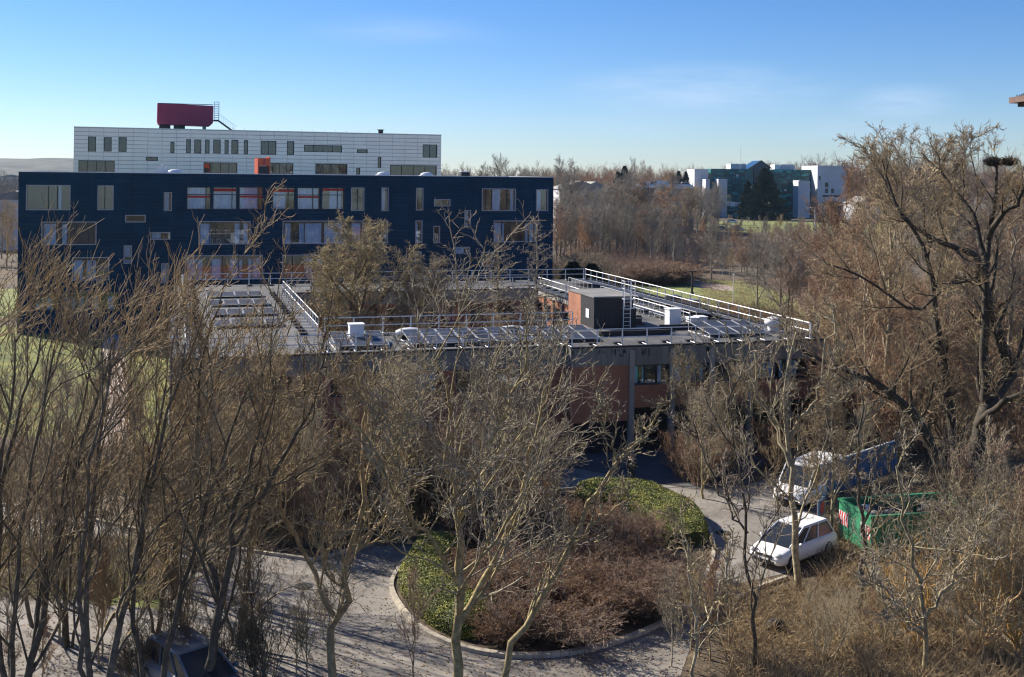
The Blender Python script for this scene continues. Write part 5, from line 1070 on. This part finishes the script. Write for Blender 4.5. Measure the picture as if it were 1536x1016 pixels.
# conifers
def conifer(px, Y, yt, wide, lb, n=14000, seed=1):
    g = np.random.default_rng(seed); p = gy(px, yt, Y); h = p.z; e_ = empty('evergreen_tree', (p.x, Y, 0), 0, lb, 'tree'); m = MB(); m.tube((0, 0, 0), (0, 0, h*.9), h*.02, B_DARK, 7, .03); m.build('trunk', e_)
    t = g.random(n)**.8; a = g.random(n)*6.28; lay = .75+.25*np.sin(t*38+np.sin(a*3)*1.5); rad = wide*(1-t)**.75*(.35+.65*g.random(n)**.4)*lay*(1+.2*np.sin(a*5+t*9)); P = np.stack([np.cos(a)*rad, np.sin(a)*rad, h*(.04+.96*t)-rad*.15], 1)
    d = norm(np.stack([np.cos(a), np.sin(a), g.normal(-.1, .3, n)], 1)); u = norm(np.cross(d, norm(g.normal(0, 1, (n, 3))))); s = (wide*.06*(.5+g.random(n)))[:, None]
    V = np.stack([P-d*s*1.6, P-u*s*.5, P+d*s*1.6, P+u*s*.5], 1); link('crown', np_mesh('crown', V, np.arange(4*n).reshape(n, 4), M_IVY, smooth=False), e_)
conifer(1148, 440, 253, 9.5, 'large dark evergreen in front of the glass building', 40000, 1)
conifer(1122, 445, 272, 5, 'narrow dark evergreen left of the large one by the glass building', 14000, 6)
for i, (px, yt, wd, lb) in enumerate(((937, 250, 4.5, 'dark evergreen just left of the two poplars'), (927, 258, 3.5, 'low dark evergreen left of the one by the poplars'), (1018, 257, 3.2, 'pointed evergreen left of the pair near the glass building'), (1029, 258, 3, 'pointed evergreen right of the pair near the glass building'), (1010, 264, 3, 'low evergreen left of the pointed pair'), (1238, 317, 3.5, 'low dark evergreen at the foot of the white block'))):
    conifer(px, 400 if px < 1100 else 420, yt, wd*1.4, lb, 5000, 20+i)
conifer(860, 128, 395, 4.5, 'dark spreading evergreen in the shade by the navy corner', 9000, 31); conifer(888, 130, 398, 4.5, 'dark spreading evergreen right of the one by the navy corner', 9000, 32)
# 5. far woods: one mass each
def far_wood(name, X0, X1, Y0, Y1, n, h, lb, mt, seed, tw=.05):
    g = np.random.default_rng(seed); N = n; x = X0+(X1-X0)*g.random(N); y = Y0+(Y1-Y0)*g.random(N); hh = h*(.75+.4*g.random(N))
    P0 = np.stack([np.stack([x, y, 0*x], 1), np.stack([x+g.normal(0, .3, N), y, hh*.5], 1), np.stack([x+g.normal(0, .6, N), y, hh*.92], 1)], 1); R0 = np.stack([.2+0*x, .12+0*x, .04+0*x], 1)
    A = grow(g, P0, R0, 9, .42, .6, 4, (0, 0, .15), .12, .6, tw, .2, 1, .3); Bq = grow(g, *A, 7, .5, .6, 3, (0, 0, .12), .15, .6, tw*.8, .1, 1, .2); C = grow(g, *Bq, 5, .6, .6, 3, (0, 0, .1), .15, .7, tw*.7, .1, 1, .2)
    V, Q = join_tubes([(P0, R0, 4), (A[0], A[1], 3), (Bq[0], Bq[1], 3), (C[0], C[1], 3)]); tag(link(name, np_mesh(name, V, Q, mt)), lb, 'wood', kind='stuff')
far_wood('distant_wood', 15, 150, 480, 640, 330, 15.5, 'distant bare wood along the skyline between the navy and glass buildings', B_RED, 1)
far_wood('distant_wood', 130, 460, 490, 720, 620, 20, 'distant bare wood along the skyline at the right', B_RED, 2, .06)
far_wood('distant_wood', -420, -150, 330, 700, 330, 11, 'distant bare wood at the left edge below the hill', B_GREY, 3, .06)
far_wood('distant_wood', -140, 20, 420, 560, 200, 15, 'distant bare wood behind the pale building', B_BROWN, 4, .06)
# leaf litter and brushwood on the ground
def brush(name, polys, n, lb, seed, mt, ln=.5, tw=.009):
    g = np.random.default_rng(seed); pts = []
    for (x0, y0, x1, y1, k) in polys:
        for _ in range(int(n*k)):
            p = gz(g.uniform(x0, x1), g.uniform(y0, y1)); pts.append((p.x, p.y, 0))
    P = np.array(pts); N = len(P); d = norm(np.concatenate([g.normal(0, .8, (N, 2)), np.abs(g.normal(.6, .5, (N, 1)))], 1)); L = ln*(.4+g.random((N, 1))*1.2); q = P+d*L*.5+g.normal(0, .04, (N, 3)); r_ = P+d*L+g.normal(0, .08, (N, 3)); r_[:, 2] = np.abs(r_[:, 2])
    V, Q = tubes(np.stack([P, q, r_], 1), np.tile(np.array([[1, .8, .4]])*tw, (N, 1)), 3); tag(link(name, np_mesh(name, V, Q, mt)), lb, 'undergrowth', kind='stuff')
brush('undergrowth', [(1090, 880, 1560, 1040, 1), (1230, 760, 1560, 900, .8), (1180, 640, 1560, 760, .5)], 9000, 'tangle of dead stems and brambles over the ground at the bottom right', 1, B_BROWN, .7, .012)
brush('undergrowth', [(250, 690, 640, 820, 1), (0, 670, 260, 740, .5), (-60, 806, 240, 900, .5)], 16000, 'dead stems and ground growth in the shaded planting on the left', 2, B_OLIVE, .5)
brush('undergrowth', [(840, 345, 1240, 400, .6), (900, 398, 1000, 415, .2)], 16000, 'brown brushwood under the wood beyond the guard rail', 4, B_RED, 2.2, .03)
brush('undergrowth', [(1050, 500, 1560, 620, 1), (1050, 420, 1560, 500, .7)], 16000, 'brown brushwood covering the ground of the wood on the right', 3, B_RED, 1.2, .014)
for px, Y, yt, lb in ((1168, 53, 640, 'thin bare tree in front of the nose of the white van'), (1228, 53.5, 600, 'thin bare tree in front of the middle of the white van')):
    plant_px('sapling1', px, Y, yt, name='young_tree', label=lb, rng=rt)
g = np.random.default_rng(90); pts = [gz(g.uniform(-60, 1100), g.uniform(740, 1040)) for _ in range(9000)]; P = np.array([(p.x, p.y, .03) for p in pts]); k = len(P)
a = g.random(k)*6.28; u = np.stack([np.cos(a), np.sin(a), g.normal(0, .3, k)], 1)*.05; v = np.stack([-np.sin(a), np.cos(a), g.normal(0, .3, k)], 1)*.03
tag(link('fallen_leaves', np_mesh('fallen_leaves', np.stack([P-u, P-v, P+u, P+v], 1), np.arange(4*k).reshape(k, 4), mat('dead_leaf', (.12, .07, .035), (.28, .18, .09), scale=1.5), smooth=False)), 'dead leaves scattered over the drive', 'leaves', kind='stuff')
for px, py, lb in ((455, 880, 'round iron drain cover in the drive left of the roundabout'), (1085, 800, 'round iron drain cover in the drive right of the roundabout')):
    m = MB(); m.tube((0, 0, .009), (0, 0, .02), .38, M_DARK, 18); m.tube((0, 0, .02), (0, 0, .026), .3, M_BLACK, 18); tag(m.build('drain_cover', None, gz(px, py)), lb, 'drain cover')
# air
HZ = mat('haze_air', (1, 1, 1)); t = HZ.node_tree; t.nodes.clear(); o_ = t.nodes.new('ShaderNodeOutputMaterial'); pv = t.nodes.new('ShaderNodeVolumePrincipled')
pv.inputs['Color'].default_value = (.5, .74, 1, 1); pv.inputs['Density'].default_value = .00006; pv.inputs['Anisotropy'].default_value = .3; t.links.new(pv.outputs[0], o_.inputs['Volume'])
if USE_HAZE:
    m = MB(); m.box(-2300, 1700, -60, 2800, -2, 62, HZ); tag(m.build('haze'), 'thin bluish haze in the air', kind='stuff')
